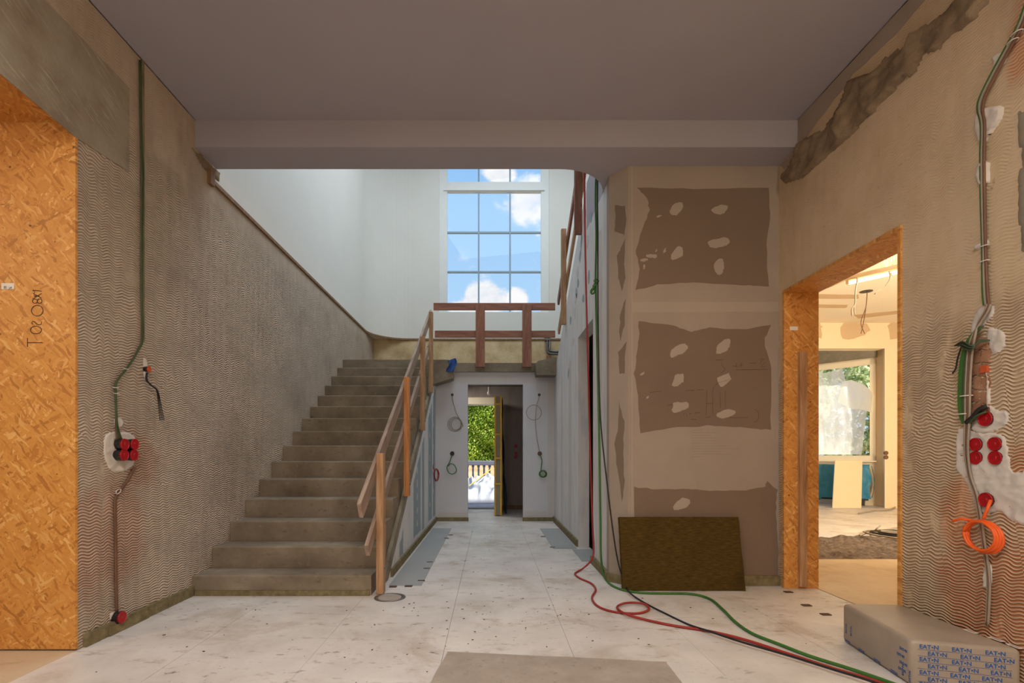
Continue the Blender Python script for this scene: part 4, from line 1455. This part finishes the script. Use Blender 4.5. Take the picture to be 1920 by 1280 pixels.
socket('socket_box', RW(1854, 785, -.004), (-1, 0, 0), .036, .018, M['red_lid'], 'single red lidded box at the top of the right wall group', 'red lidded boxes in the right wall')
for x, y, nm in ((1834, 833, 'upper left'), (1870, 832, 'upper right'), (1834, 858, 'lower left'), (1871, 858, 'lower right')):
    socket('socket_box', RW(x, y, -.004), (-1, 0, 0), .033, .014, M['red_lid'], nm + ' one of the square of four red lids in the right wall', 'red lidded boxes in the right wall')
socket('socket_box', RW(1855, 937, -.004), (-1, 0, 0), .036, .018, M['red_lid'], 'red lidded box in the right wall with the orange conduit coming out', 'red lidded boxes in the right wall')
oc = thing('orange_conduit', 'coil of orange conduit hanging from the lowest red box on the right wall', 'conduit', RW(1847, 1005))
cc = RW(1847, 1006, .04)
hang = spline([RW(1857, 938, .022), RW(1852, 952, .05), RW(1844, 972, .05)], 5)
MB().tube(hang, .0072, 7).build('conduit_run', M['orange'], oc, smooth=True)
for k in range(4):
    MB().tube(ring(cc + Vector((-.006 * k, .004 * k, .003 * (k % 2))), (.0, 1, .12), (0, -.12, 1), .087 - .003 * k, .074 - .002 * k, .007, 1, 0, 26, .012, k), .0068, 7, False).build('coil_turn', M['orange'], oc, smooth=True)
MB().tube(spline([cc + Vector((0, .05, .068)), cc + Vector((-.02, .10, .072)), cc + Vector((-.02, .15, .055))], 5), .0068, 7).build('conduit_end', M['orange'], oc, smooth=True)

# end wall: grey drop cables, boxes and green loops; red coil on the stair wall
ec = thing('grey_cable_loop', 'grey cable looped and hanging at the left of the corridor doorway', 'cable', EW(850, 745))
MB().tube(spline([EW(848, 740, .0), EW(849, 752, .03), EW(856, 775, .04), EW(866, 792, .04), EW(868, 800, .04)], 5), .006, 6).build('cable_run', M['grey_cable'], ec, smooth=True)
for k in range(3):
    MB().tube(ring(EW(853 + k, 795, .03 + .008 * k), (1, 0, 0), (0, 0, 1), .115 - .018 * k, .115 - .012 * k, .004, 1, 0, 24, .02, k), .0045, 6).build('loop', M['grey_cable'], ec, smooth=True)
ec2 = thing('grey_cable_ring', 'single grey cable ring hanging at the right of the corridor doorway', 'cable', EW(1011, 740))
MB().tube(spline([EW(1011, 740, .0), EW(1010, 748, .03), EW(1006, 762, .035), EW(1004, 790, .035), EW(1006, 815, .03), EW(1010, 838, .02), EW(1012, 848, .015)], 5), .005, 6).build('cable_run', M['grey_cable'], ec2, smooth=True)
MB().tube(ring(EW(1001, 773, .03), (1, 0, 0), (0, 0, 1), .122, .122, .004, 1.05), .005, 6).build('loop', M['grey_cable'], ec2, smooth=True)
for x, y in ((848, 740), (1011, 740)):
    MB().lathe([(.022, -.01), (.022, .004), (.014, .005), (.012, 0.0), (0, 0.0)], EW(x, y), NF, 12).build('cable_outlet', M['black'], wall_end)
socket('wall_box', EW(848, 850), NF, .036, .012, M['black'], 'open black wall box left of the corridor doorway', 'black wall boxes beside the doorway')
socket('wall_box', EW(1012, 850), NF, .036, .012, M['brown_cable'], 'open dark wall box right of the corridor doorway', 'black wall boxes beside the doorway')
gl1 = thing('green_wire_loop', 'thin dark green wire loop below the box left of the doorway', 'cable', EW(848, 852))
MB().tube(spline([EW(847, 854, .02), EW(843, 866, .03), EW(838, 876, .03), EW(842, 886, .03), EW(850, 888, .03), EW(856, 882, .03), EW(852, 872, .03), EW(845, 869, .03), EW(840, 874, .034)], 5), .0075, 6).build('cable_run', M['green'], gl1, smooth=True)
gl2 = thing('green_wire_coil', 'tight bright green wire coil hanging below the box right of the doorway', 'cable', EW(1012, 852))
MB().tube(spline([EW(1012, 852, .02), EW(1016, 862, .03), EW(1015, 874, .03), EW(1014, 882, .03)], 5), .0075, 6).build('cable_run', M['green'], gl2, smooth=True)
for k in range(3):
    MB().tube(ring(EW(1018, 888, .02 + .012 * k), (1, 0, 0), (0, 0, 1), .06 - .006 * k, .055 - .004 * k, .007, 1, 0, 20, .03, k), .0075, 6).build('loop', M['green'], gl2, smooth=True)
rc1 = thing('red_wire_coil', 'small red wire coil hanging on the wall under the stairs', 'cable', UW(814, 872))
MB().tube(spline([UW(813, 871, .0), UW(812.5, 876, .03), UW(815, 884, .03)], 5), .006, 6).build('cable_run', M['red'], rc1, smooth=True)
for k in range(5):
    MB().tube(ring(UW(818, 890, .02 + .008 * k), (.35, 1, 0), (0, 0, 1), .10 - .012 * k, .10 - .006 * k, .006, 1, 0, 20, .05, k), .004, 6).build('loop', M['red'], rc1, smooth=True)

# ---- mineral wool slab leaning on the partition
wb = MB()
ang = math.atan2(.118, .575)
Mw = Matrix.Translation((1.546, 4.085, .002)) @ Matrix.Rotation(-ang, 4, 'X')
rndw = random.Random(3)
wm_ = MB().box(-.488, .488, 0, .05, 0, .585)
bmesh.ops.subdivide_edges(wm_.bm, edges=list(wm_.bm.edges), cuts=14, use_grid_fill=True)
for v in wm_.bm.verts:
    v.co += Vector((rndw.uniform(-1, 1) * .0025, rndw.uniform(-1, 1) * .0015, rndw.uniform(-.3, 1) * .003))
tag(wm_.build('insulation_slab', M['wool'], None, False, Mw), 'dark olive mineral wool slab leaning against the partition', 'insulation')

# ---- film-wrapped pack on the floor at the right
A, B_, C_, D_ = Vector((2.06, 3.0)), Vector((1.975, 2.41)), Vector((2.375, 2.285)), Vector((2.385, 2.985))
PH = .222
pk = thing('wrapped_pack', 'film wrapped pack with blue print lying on the floor by the right wall', 'pack', (2.2, 2.7, 0))
pm = MB().prism([tuple(A), tuple(B_), tuple(C_), tuple(D_)], .002, PH)
pm.bevel(.022, 3)
pm.build('film_wrap', M['pack'], pk, smooth=True)


def text_mesh(s, size, extrude=0.0004):
    cu = bpy.data.curves.new('lettering', 'FONT')
    cu.body = s
    cu.size = size
    cu.extrude = extrude
    cu.resolution_u = 2
    cu.offset = size * .015
    o = bpy.data.objects.new('lettering', cu)
    COL.objects.link(o)
    bpy.context.view_layer.update()
    me = bpy.data.meshes.new_from_object(o.evaluated_get(bpy.context.evaluated_depsgraph_get()))
    bpy.data.objects.remove(o)
    bpy.data.curves.remove(cu)
    return me


logo = text_mesh('EAT\u2022N', .026)
logo.materials.clear()
logo.materials.append(M['blue_ink'])
small = text_mesh('EAT\u2022N', .019)
small.materials.clear()
small.materials.append(M['blue_ink'])


def face_text(me, P0, P1, s, z, off=.0012, rot=0.0):
    """stand the text on a vertical face from P0 to P1, s metres along, z up"""
    u = Vector((P1.x - P0.x, P1.y - P0.y, 0)).normalized()
    w = Vector((0, 0, 1))
    n = u.cross(w)
    Mx = Matrix((u, w, n)).transposed().to_4x4()
    Mx.translation = Vector((P0.x, P0.y, 0)) + u * s + w * z + n * off
    if rot:
        Mx = Mx @ Matrix.Rotation(rot, 4, 'Z')
    return link('lettering', me, pk, Mx)


for r_, z in enumerate((.186, .156, .127, .097, .066, .036, .01)):
    s = .035 + (.032 if r_ % 2 else 0)
    while s < .36:
        face_text(logo, B_, C_, s, z)
        s += .118
        if r_ in (0, 1, 2):
            s += .006
lines = MB()
for r_, z in enumerate((.186, .156, .127, .097, .066, .036)):
    u = Vector((C_.x - B_.x, C_.y - B_.y, 0)).normalized()
    n = u.cross(Vector((0, 0, 1)))
    p0 = Vector((B_.x, B_.y, z - .006)) + u * .03 + n * .0008
    p1 = Vector((B_.x, B_.y, z - .006)) + u * .38 + n * .0008
    lines.slab([p0, p1, p1 + Vector((0, 0, .0012)), p0 + Vector((0, 0, .0012))], n, .0005)
lines.build('print_line', M['blue_ink'], pk)
for s, z in ((.52, .150), (.50, .116), (.52, .083), (.51, .05)):
    face_text(small, A, B_, s, z)
for s in (.03, .17, .31, .45):
    face_text(small, A, B_, s, .012)
for s, z in ((.05, .06), (.10, .06), (.55, .03), (.60, .02)):
    face_text(small, A, B_, s, z, rot=R(90))
for k, (px, py) in enumerate(((1820, 1183), (1868, 1198), (1902, 1211))):
    dd = (CAMZ - PH) * FPX / (py - VY)
    p = PT(px, py, dd)
    st = MB().box(p.x - .012, p.x + .012, p.y - .03, p.y + .03, PH - .0005, PH + .0008).build('sticker', M['white'], pk)
    MB().box(p.x - .006, p.x + .006, p.y - .022, p.y + .022, PH + .0008, PH + .0011).build('printed_panel', M['grey_cable'], st)

# sticker and handwriting on the left strand board
st = MB().box(-2.715, -2.645, 2.8405, 2.843, 2.008, 2.042).build('sticker', M['white'], d1)
st.location.x = 0
OW = lambda x, y: PT(x / 6.4, 500 + y / 6.4, 2.8425)
scribble('handwriting', [
    [(330, 855), (330, 960)], [(330, 910), (512, 910)],
    arc2(432, 758, 66, 46, 0, 360, 18),
    [(392, 690), (380, 668), (392, 655), (420, 662), (436, 684), (462, 696), (492, 692), (500, 655)],
    arc2(448, 526, 70, 64, 0, 360, 20), [(495, 570), (520, 540)],
    arc2(420, 412, 30, 26, 0, 360, 14), arc2(476, 412, 28, 28, 0, 360, 14),
    [(400, 380), (500, 320)], [(400, 318), (498, 378)], [(408, 350), (470, 352)],
    [(420, 305), (392, 280), (500, 292)]], OW, .0022, M['ink'], d1)
scribble('printed_panel', [[(48, 235), (48, 262), (78, 262), (78, 235), (48, 235)], [(62, 235), (62, 262)], [(48, 248), (78, 248)], [(105, 242), (118, 268), (130, 242), (146, 268)], [(105, 268), (146, 242)]],
         lambda x, y: PT(x / 6.4, 500 + y / 6.4, 2.8402), .001, M['ink'], st)

# ---- floor items
fo = thing('floor_outlet', 'round floor outlet ring set into the boards beside the stair foot', 'outlet', FL(731, 1120))
c = FL(731, 1120)
MB().lathe([(.118, 0.0), (.118, .004), (.104, .007), (.092, .004), (.088, .001)], (c.x, c.y, 0), (0, 0, 1), 32).build('ring', M['metal'], fo, smooth=True)
MB().lathe([(.088, 0.0), (.088, .0025), (0, .0025)], (c.x, c.y, 0), (0, 0, 1), 28).build('cover', M['sheet'], fo)
sh = [FL(840, 1223), FL(1000, 1231), FL(1120, 1236), FL(1250, 1243), FL(1258, 1256), Vector((.90, 2.0, 0)), Vector((-.34, 2.0, 0)), FL(808, 1280)]
tag(MB().slab(rough_outline(sh, .0015, 4, False, 5), (0, 0, 1), .007).build('cover_sheet', M['sheet']), 'grey brown board laid on the white floor in the foreground', 'floor sheet')
sh = [FL(1258, 1250), FL(1400, 1275), Vector((1.2, 2.2, 0)), Vector((.93, 2.2, 0)), FL(1262, 1280)]
tag(MB().slab(rough_outline(sh, .002, 4, False, 6), (0, 0, 1), .003).build('cover_sheet', M['floor']), 'pale offcut of floor board beside the grey sheet at the bottom edge', 'floor sheet')
deb = MB()
laid = [p for q in (red_pts, green_pts, black_pts) for p in spline(q, 6) if p.z < .1]
rd = random.Random(5)
for k in range(170):
    x, y = rd.uniform(-2.1, 2.2), rd.uniform(2.3, 4.0)
    if k % 3 == 0:
        x, y = rd.uniform(-.7, .9), rd.uniform(3.5, 7.5)
    if k % 4 == 0:
        x, y = rd.gauss(.2, .5), rd.gauss(3.2, .45)
    if x < -.85 and y > 3.9:
        continue
    if x > 1.9 and y > 2.2 or -.3 < x < 1.2 and y < 2.85:
        continue
    if any((p.x - x) ** 2 + (p.y - y) ** 2 < .0025 for p in laid):
        continue
    s = rd.uniform(.0018, .0055)
    Mx = Matrix.Translation((x, y, 0)) @ Matrix.Rotation(rd.uniform(0, 6), 4, 'Z')
    deb.box(-s * rd.uniform(.6, 2.2), s, -s * .6, s * .7, 0, s * .6, Mx)
tag(deb.build('floor_debris', M['clip']), 'crumbs of mortar and dirt scattered over the white floor', 'debris', None, 'stuff')

bp = MB()
bp.grid(lambda u, v: PT(839 + 15 * u + 3 * math.sin(v * 5), 676 + 21 * v - 5 * u * (1 - v), 7.97 - .02 * math.sin(u * 6 + v * 4)) + Vector((0, 0, 0)), 6, 8)
tag(bp.build('plastic_scrap', M['blue_plastic'], smooth=True), 'crumpled blue plastic scrap hanging over the landing edge', 'scrap')
pb = thing('pipe_bracket', 'grey bent pipes on the ochre wall above the right end of the landing', 'pipe', PT(1030, 636, 10.05))
MB().tube(spline([PT(1024, 628, 10.05), PT(1026, 640, 10.02), PT(1026, 655, 10.02), PT(1028, 661, 10.02), PT(1036, 663, 10.02), PT(1070, 664, 10.02)], 5), .028, 8).build('pipe', M['metal'], pb, smooth=True)
MB().tube(spline([PT(1030, 632, 10.03), PT(1031, 650, 10.0), PT(1033, 658, 10.0), PT(1070, 659, 10.0)], 5), .022, 8).build('pipe', M['metal'], pb, smooth=True)
MB().box(PT(1022, 0, 10.0).x, PT(1032, 0, 10.0).x, 9.98, 10.1, PT(0, 638, 10).z, PT(0, 630, 10).z).build('bracket', M['metal'], pb)
MB().box(PT(1026, 0, 10.0).x, PT(1032, 0, 10.0).x, 10.0, 10.1, PT(0, 680, 10).z, PT(0, 665, 10).z).build('pipe_stub', M['wood_red'], pb)

# ---- back hall: garden door, its wrapped leaf, dust sheet, bulb, red boxes
d3 = struct(thing('door_3', 'garden door opening with cream shutter box', 'door', (-.3, 10.2, 0)))
del d3['category']
MB().box(DX0, DX1, 10.06, 10.4, DZ, DZ + .13).build('shutter_box', M['frame_cream'], d3)
MB().box(DX0, DX1, 10.12, 10.38, -.05, .012).build('threshold', M['concrete_dark'], d3)
dl = struct(thing('door_4', 'open door leaf seen edge on with yellow protective foam on its edges', 'door', (.13, 9.05, 0)))
del dl['category']
MB().box(.085, .175, 9.0, 10.0, .012, 2.10).build('leaf', M['grey_foam'], dl)
for x0, x1 in ((.062, .092), (.166, .198)):
    MB().box(x0, x1, 8.985, 9.07, .008, 2.115).bevel(.006, 2).build('edge_foam', M['yellow'], dl)
for z in (.55, 1.0, 1.42, 1.95):
    MB().box(.06, .2, 8.981, 8.99, z, z + .03).build('tape', M['yellow'], dl)
MB().box(.03, .08, 9.03, 9.06, 1.02, 1.04).build('door_handle', M['black'], dl)
ds = MB()
ds.grid(lambda u, v: Vector((.205 + .03 * v * (1 + math.sin(u * 9)) * .6 + .02 * v + .05 * (1 - u) * v ** 2, 9.05 + .5 * u, 2.10 - 2.08 * v)) + Vector((.012 * math.sin(v * 17 + u * 5), 0, 0)), 14, 30)
tag(ds.build('dust_sheet', M['dark_film'], smooth=True), 'dark grey dust sheet hanging on the open door leaf', 'dust sheet')
for y in (836, 850, 856.5):
    nm = {836: 'upper single', 850: 'middle', 856.5: 'lowest'}[y]
    socket('wall_box', PT(967, y, 10.1), NF, .036, .012, M['red_lid'], nm + ' red lidded box on the grey wall beyond the corridor doorway', 'red boxes beyond the doorway')
bu = thing('hanging_bulb', 'bare bulb hanging on its cable under the back hall ceiling', 'lamp', PT(917, 722, 9.2))
c = PT(917, 731, 9.2)
MB().tube(spline([Vector((c.x + .03, c.y, 2.42)), Vector((c.x + .03, c.y, 2.33)), c + Vector((0, 0, .05))], 5), .005, 6).build('flex', M['cable_black'], bu, smooth=True)
MB().lathe([(.006, .06), (.018, .05), (.018, .0), (.016, 0)], c, (0, 0, 1), 12).build('lamp_holder', M['tie'], bu)
MB().lathe([(.014, 0), (.02, -.02), (.032, -.05), (.03, -.075), (.016, -.09), (0, -.094)], c, (0, 0, 1), 14).build('bulb', M['frame_white'], bu, smooth=True)

# ---- right room contents
tl = thing('tube_light', 'lit fluorescent batten hanging from the ceiling of the right hand room', 'lamp', PT(1640, 520, 6.6))
t0, t1 = PT(1588, 531, 6.85), PT(1700, 506, 6.35)
zt = (t0.z + t1.z) / 2
t0.z = t1.z = zt
td = (t1 - t0).normalized()
tn = td.cross(Vector((0, 0, 1)))
hb = MB()
hb.slab([t0 + tn * .045 + Vector((0, 0, .03)), t0 - tn * .045 + Vector((0, 0, .03)), t0 - tn * .06 + Vector((0, 0, .08)), t0 + tn * .06 + Vector((0, 0, .08))], td, (t1 - t0).length)
hb.build('housing', M['rboard'], tl)
for q in (t0, t1):
    MB().slab([q + tn * .04 + Vector((0, 0, -.02)), q - tn * .04 + Vector((0, 0, -.02)), q - tn * .05 + Vector((0, 0, .05)), q + tn * .05 + Vector((0, 0, .05))], td, .03).build('end_cap', M['rboard'], tl)
MB().tube([t0 + td * .02, t1], .024, 12).build('tube', M['tube'], tl, smooth=True)
lm = lamp('tube_light_glow', 'AREA', (t0 + t1) / 2 + Vector((0, 0, -.04)), 10, (1.0, .80, .52), (t1 - t0).length, .07)
lm.rotation_euler = (0, 0, math.atan2(td.y, td.x))
l2 = lamp('tube_light_uplight', 'AREA', (t0 + t1) / 2 + Vector((0, 0, .1)), 9, (1.0, .76, .42), (t1 - t0).length, .07)
l2.rotation_euler = (math.pi, 0, math.atan2(td.y, td.x))
hc = thing('lamp_cables', 'loose grey cables hanging from the ceiling around the tube light', 'cable', rc(1667, 462))
for k, mid in enumerate(((1659, 487), (1664, 490), (1671, 492), (1676, 488))):
    p0 = rc(1667 + 2.4 * k, 460)
    MB().tube(spline([p0, PT(mid[0], mid[1], 6.55), PT(1666 + 2 * k, 507, 6.5), PT(1669 + k, 516, 6.42)], 6), .007, 6).build('cable', M['grey_cable'], hc, smooth=True)
MB().tube(spline([PT(1669, 512, 6.4), PT(1668, 524, 6.38), PT(1658, 538, 6.38), PT(1640, 551, 6.38)], 6), .009, 6).build('cable', M['grey_cable'], hc, smooth=True)
hc2 = thing('ceiling_cable_tail', 'cable drooping from the ceiling over the left end of the tube light', 'cable', rc(1588, 505))
MB().tube(spline([rc(1588, 505), PT(1597, 514, 6.9), PT(1607, 522, 6.72), PT(1604, 545, 6.7), PT(1603, 570, 6.7), PT(1597, 580, 6.7), PT(1598, 592, 6.7)], 6), .009, 6).build('cable', M['grey_cable'], hc2, smooth=True)
MB().tube(spline([PT(1603, 568, 6.7), PT(1602, 582, 6.7), PT(1604, 590, 6.7)], 6), .007, 6).build('cable', M['grey_cable'], hc2, smooth=True)
hl = thing('ceiling_outlet', 'round ceiling hole with two thin wires hanging in the right hand room', 'outlet', rc(1624, 546))
MB().lathe([(.09, -.003), (.09, .006), (0, .006)], rc(1624, 546), (0, 0, -1), 20).build('opening', M['black'], hl)  # flat black disc painted in for the shade inside the hole
c = rc(1626, 546)
for k in range(2):
    MB().tube(spline([c, c + Vector((-.02, 0, -.25)), c + Vector((-.06 - .04 * k, 0, -.5)), c + Vector((-.1 + .06 * k, 0, -.68))], 6), .006, 5).build('wire', M['brown_cable'], hl, smooth=True)
hc3 = thing('ceiling_wire_pair', 'short pair of grey wires poking from the ceiling beside the strand board jamb', 'cable', PT(1521, 540, 6))
for k in range(2):
    p = rc(1519 + 3 * k, 537)
    MB().tube(spline([p, p + Vector((.03, 0, -.06)), p + Vector((.06, 0, -.15))], 4), .007, 5).build('wire', M['cable_black'], hc3, smooth=True)

# radiator wrapped in blue film
rad = thing('wrapped_radiator', 'radiator wrapped in blue film under the bay window', 'radiator', (7.4, 10.9, 0))
r0, r1 = Vector((6.90, 11.17)), Vector((7.84, 10.57))
rdv = (r1 - r0).normalized()
rnv = Vector((rdv.y, -rdv.x))
if rnv.y > 0:
    rnv = -rnv


def rp(s, off, z):
    q = r0 + rdv * s + rnv * off
    return Vector((q.x, q.y, z))


RL = (r1 - r0).length
rb_ = MB().slab([rp(.03, -.13, .12), rp(RL - .03, -.13, .12), rp(RL - .03, -.13, .82), rp(.03, -.13, .82)], (rnv.x, rnv.y, 0), .10)
rb_.build('body', M['black'], rad)
for s in (.12, RL - .15):
    MB().slab([rp(s, -.13, .012), rp(s + .06, -.13, .012), rp(s + .06, -.13, .13), rp(s, -.13, .13)], (rnv.x, rnv.y, 0), .10).build('foot', M['black'], rad)


def wrapf(u, v):
    # profile over the top: back -> top -> front -> bottom
    s = u * RL
    prof = [(-.15, .5), (-.15, .84), (-.03, .87), (.0, .84), (.015, .5), (.01, .16)]
    k = v * (len(prof) - 1)
    i = min(int(k), len(prof) - 2)
    f = k - i
    off = prof[i][0] * (1 - f) + prof[i + 1][0] * f
    z = prof[i][1] * (1 - f) + prof[i + 1][1] * f
    cr_ = noise.noise(Vector((s * 9, z * 7, 1.0))) * .022 + abs(noise.noise(Vector((s * 16, z * 5, 4.0)))) * .02
    return rp(s + .02 * math.sin(z * 14), off + cr_, z + .02 * noise.noise(Vector((s * 8, 2, 2))) - (.06 * (math.sin(s * 11) > .4) if v > .97 else 0))


MB().grid(wrapf, 44, 40).build('film_wrap', M['blue_film'], rad, smooth=True)
MB().grid(lambda u, v: rp(RL + .02 + .05 * math.sin(v * 3) + .01 * noise.noise(Vector((u * 6, v * 8, 3))), -.13 + .14 * u, .84 - .66 * v), 8, 16).build('film_tail', M['blue_film'], rad, smooth=True)
tag(MB().slab([PT(1561, 952, 10.25), PT(1615, 954, 10.25), PT(1617, 863, 10.43), PT(1566, 863, 10.43)], (0, 1, .12), .018).build('leaning_board', M['rwall']), 'cream board leaning upright against the blue wrapped radiator', 'board')
for y_ in (849, 857):
    nm = 'upper' if y_ == 849 else 'lower'
    socket('wall_box', PT(1661, y_, 10.2), NF, .042, .01, M['brown_cable'], nm + ' brown wall box on the cream wall right of the bay window', 'brown boxes in the right room')
# film over the bay window
fm = MB()


def filmf(u, v):
    s = S0 + fw + .04 + (S1 - S0 - 2 * fw - .06) * u * (1 - .12 * (1 - v) * u)
    return bay(s, .045 + .025 * noise.noise(Vector((u * 7, v * 4, 2))), WZB + fw + .02 + (1.84 - .03 * math.sin(u * 9) - .62 * min(1, max(0, (u - .52) / .12)) - .1 * max(0, u - .6)) * v)


fm.grid(filmf, 20, 26)
tag(fm.build('dust_film', M['milky'], smooth=True), 'milky dust film taped over the lower bay window', 'film')
tf = [(.46, 1.36), (.5, 1.62), (.52, 1.8), (.66, 1.82), (.86, 1.68), (.97, 1.5), (.95, 1.1), (.8, 1.18), (.66, 1.2), (.56, 1.28)]
tag(MB().slab([bay(S0 + (S1 - S0) * a, .085, WZB + z - .1) for a, z in tf], (bn.x, bn.y, 0), .004).build('torn_film', M['white_film']), 'torn opaque white piece of film on the bay window', 'film')
# loose fill strip and cables on the right room floor
gf = MB()
gf.grid(lambda u, v: Vector((2.68 + 5.7 * u, 5.3 + 1.6 * v, -.035 + .035 * noise.fractal(Vector((u * 30, v * 9, 1)), 1, 2, 4) + (.03 * max(0, math.sin(v * 7 + noise.noise(Vector((u * 9, 0, 0))))))
                              - .03 * (v < .01 or v > .99))), 150, 44)
tag(gf.build('loose_fill', M['gravel']), 'dark loose fill strip left open across the right hand room floor', 'fill', None, 'stuff')
cb = thing('floor_cables', 'grey cables lying in loops on the right hand room floor', 'cable', FL(1670, 995))
for k in range(3):
    MB().tube(ring(FL(1682 + 3 * k, 1003 - 2 * k, .03), (1, 0, 0), (0, 1, 0), .32 - .03 * k, .38 - .08 * k, .01, 1.1, .015, 26, .05, k), .012, 6).build('cable', M['cable_black'] if k else M['grey_cable'], cb, smooth=True)
MB().tube(spline([FL(1612, 1003, .02), FL(1635, 996, .03), FL(1660, 993, .03), FL(1688, 988, .03), FL(1720, 984, .03)], 6), .012, 6).build('cable', M['grey_cable'], cb, smooth=True)
MB().tube(spline([FL(1636, 998, .02), FL(1645, 990, .1), FL(1650, 986, .1)], 6), .01, 6).build('cable', M['grey_cable'], cb, smooth=True)
MB().tube(spline([FL(1610, 962, .03), FL(1640, 957, .03), FL(1668, 955, .03), FL(1690, 944, .03)], 6), .012, 6).build('cable', M['grey_cable'], cb, smooth=True)

# ================================================================== OUTSIDE
struct(MB().box(-6, 6, 10.4, 14.3, -.25, -.02).build('terrace', M['terrace']))
gm = MB()
gm.grid(lambda u, v: Vector((-20 + 50 * u, 14.3 + 26 * v, -.4 + 1.1 * min(1, max(0, (v * 26 - .3) / 3.2)) + .05 * noise.noise(Vector((u * 40, v * 20, 0))))), 60, 40)
struct(gm.build('garden_ground', M['earth'], smooth=True))
struct(MB().box(6, 22, 10.9, 14.4, -.5, -.35).build('garden_path', M['earth']))
bal = thing('balustrade', 'grey stone balustrade at the far edge of the terrace', 'balustrade', (0, 14.05, 0))
MB().box(-4.5, 4.5, 13.95, 14.2, .775, .90).bevel(.02, 2).build('handrail', M['stone'], bal)
MB().box(-4.5, 4.5, 13.98, 14.17, -.02, .10).build('plinth', M['stone'], bal)
b0 = MB().lathe([(.04, 0), (.04, .04), (.026, .06), (.036, .16), (.04, .24), (.03, .36), (.024, .46), (.028, .56), (.022, .6), (.038, .64), (.038, .68)], (0, 0, 0), (0, 0, 1), 10).mesh('baluster', M['stone'], True)
xb = (886.8 - VX) * 14.05 / FPX
for k in range(-14, 22):
    link('baluster', b0, bal, Matrix.Translation((xb + .152 * k, 14.075, .098)))
tp = MB()


def tarpf(u, v):
    x, y = -1.3 + 2.1 * u, 11.5 + 1.7 * v
    e = max(0, 1 - ((u - .5) / .5) ** 4) * max(0, 1 - ((v - .5) / .5) ** 4)
    f = 1 - abs(noise.noise(Vector((u * 2.4 + v, v * 3.2, 1))))
    g = 1 - abs(noise.noise(Vector((u * 6 - v * 3, v * 5, 7))))
    return Vector((x + .05 * noise.noise(Vector((u * 5, v * 5, 3))), y, -.015 + e * (.05 + .30 * f ** 2 + .20 * g ** 3 + .08 * u + .06 * (1 - abs(noise.noise(Vector((u * 13 + v * 4, v * 9, 3))))) ** 3)))


tp.grid(tarpf, 110, 90)
tag(tp.build('tarpaulin', M['tarp'], smooth=True), 'crumpled white tarpaulin heaped on the terrace outside the garden door', 'tarpaulin')
tag(MB().tube([PT(879, 911, 11.45), PT(922, 878, 12.6)], .011, 8).build('yellow_lath', M['yellow']), 'thin yellow lath leaning over the tarpaulin on the terrace', 'lath')


def foliage(name, n, fn, size, mat, label, cat, parent=None):
    rnd = random.Random(hash(name) % 1000 + 3)
    vs, fs = [], []
    for k in range(n):
        p = fn(rnd)
        a = Vector((rnd.gauss(0, 1), rnd.gauss(0, 1), rnd.gauss(0, 1))).normalized()
        b = a.orthogonal().normalized()
        c = a.cross(b)
        s = size * rnd.uniform(.6, 1.3)
        i = len(vs)
        vs += [p - b * s, p + c * s * .5, p + b * s, p - c * s * .5]
        fs.append((i, i + 1, i + 2, i + 3))
    me = bpy.data.meshes.new(name)
    me.from_pydata(vs, [], fs)
    me.materials.append(mat)
    o = link(name, me, parent)
    if label:
        tag(o, label, cat, None, 'stuff')
    return o


def hedge_pt(r):
    x = r.uniform(-3.4, 3.4)
    z = .35 + 3.6 * r.random()
    bulge = .35 * noise.noise(Vector((x * 1.3, z * 1.3, 0)))
    return Vector((x, 18.2 + bulge + abs(r.gauss(0, .28)), z))


hd = thing('garden_hedge', 'bright sunlit green hedge beyond the balustrade', 'hedge', (0, 18.6, .5))
lf = foliage('leaves', 52000, hedge_pt, .045, M['leaf'], None, None, hd)
lf['kind'] = 'stuff'
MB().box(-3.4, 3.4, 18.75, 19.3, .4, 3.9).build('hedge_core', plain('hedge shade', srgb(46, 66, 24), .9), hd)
for k in range(7):
    MB().tube([(-4.4 + 1.1 + 1.1 * k, 18.75, .3), (-3.3 + 1.1 * k, 18.8, 1.2), (-3.2 + 1.1 * k, 18.8, 2.4)], .05, 7).build('trunk', M['bark'], hd)


def tree_pt(r):
    x = r.uniform(8, 18)
    z = -.2 + 4.4 * r.random()
    return Vector((x, 17.0 + 1.2 * noise.noise(Vector((x * .8, z * .8, 5))) + abs(r.gauss(0, .5)), z))


hd2 = thing('garden_shrubs', 'pale green shrubs seen through the bay window film', 'shrub', (13, 17.5, .5))
lf = foliage('leaves', 16000, tree_pt, .12, M['leaf_dark'], None, None, hd2)
lf['kind'] = 'stuff'
for k in range(6):
    MB().tube([(9 + 1.6 * k, 17.6, .2), (9.1 + 1.6 * k, 17.7, 1.6), (9 + 1.6 * k, 17.6, 3.2)], .06, 7).build('trunk', M['bark'], hd2)
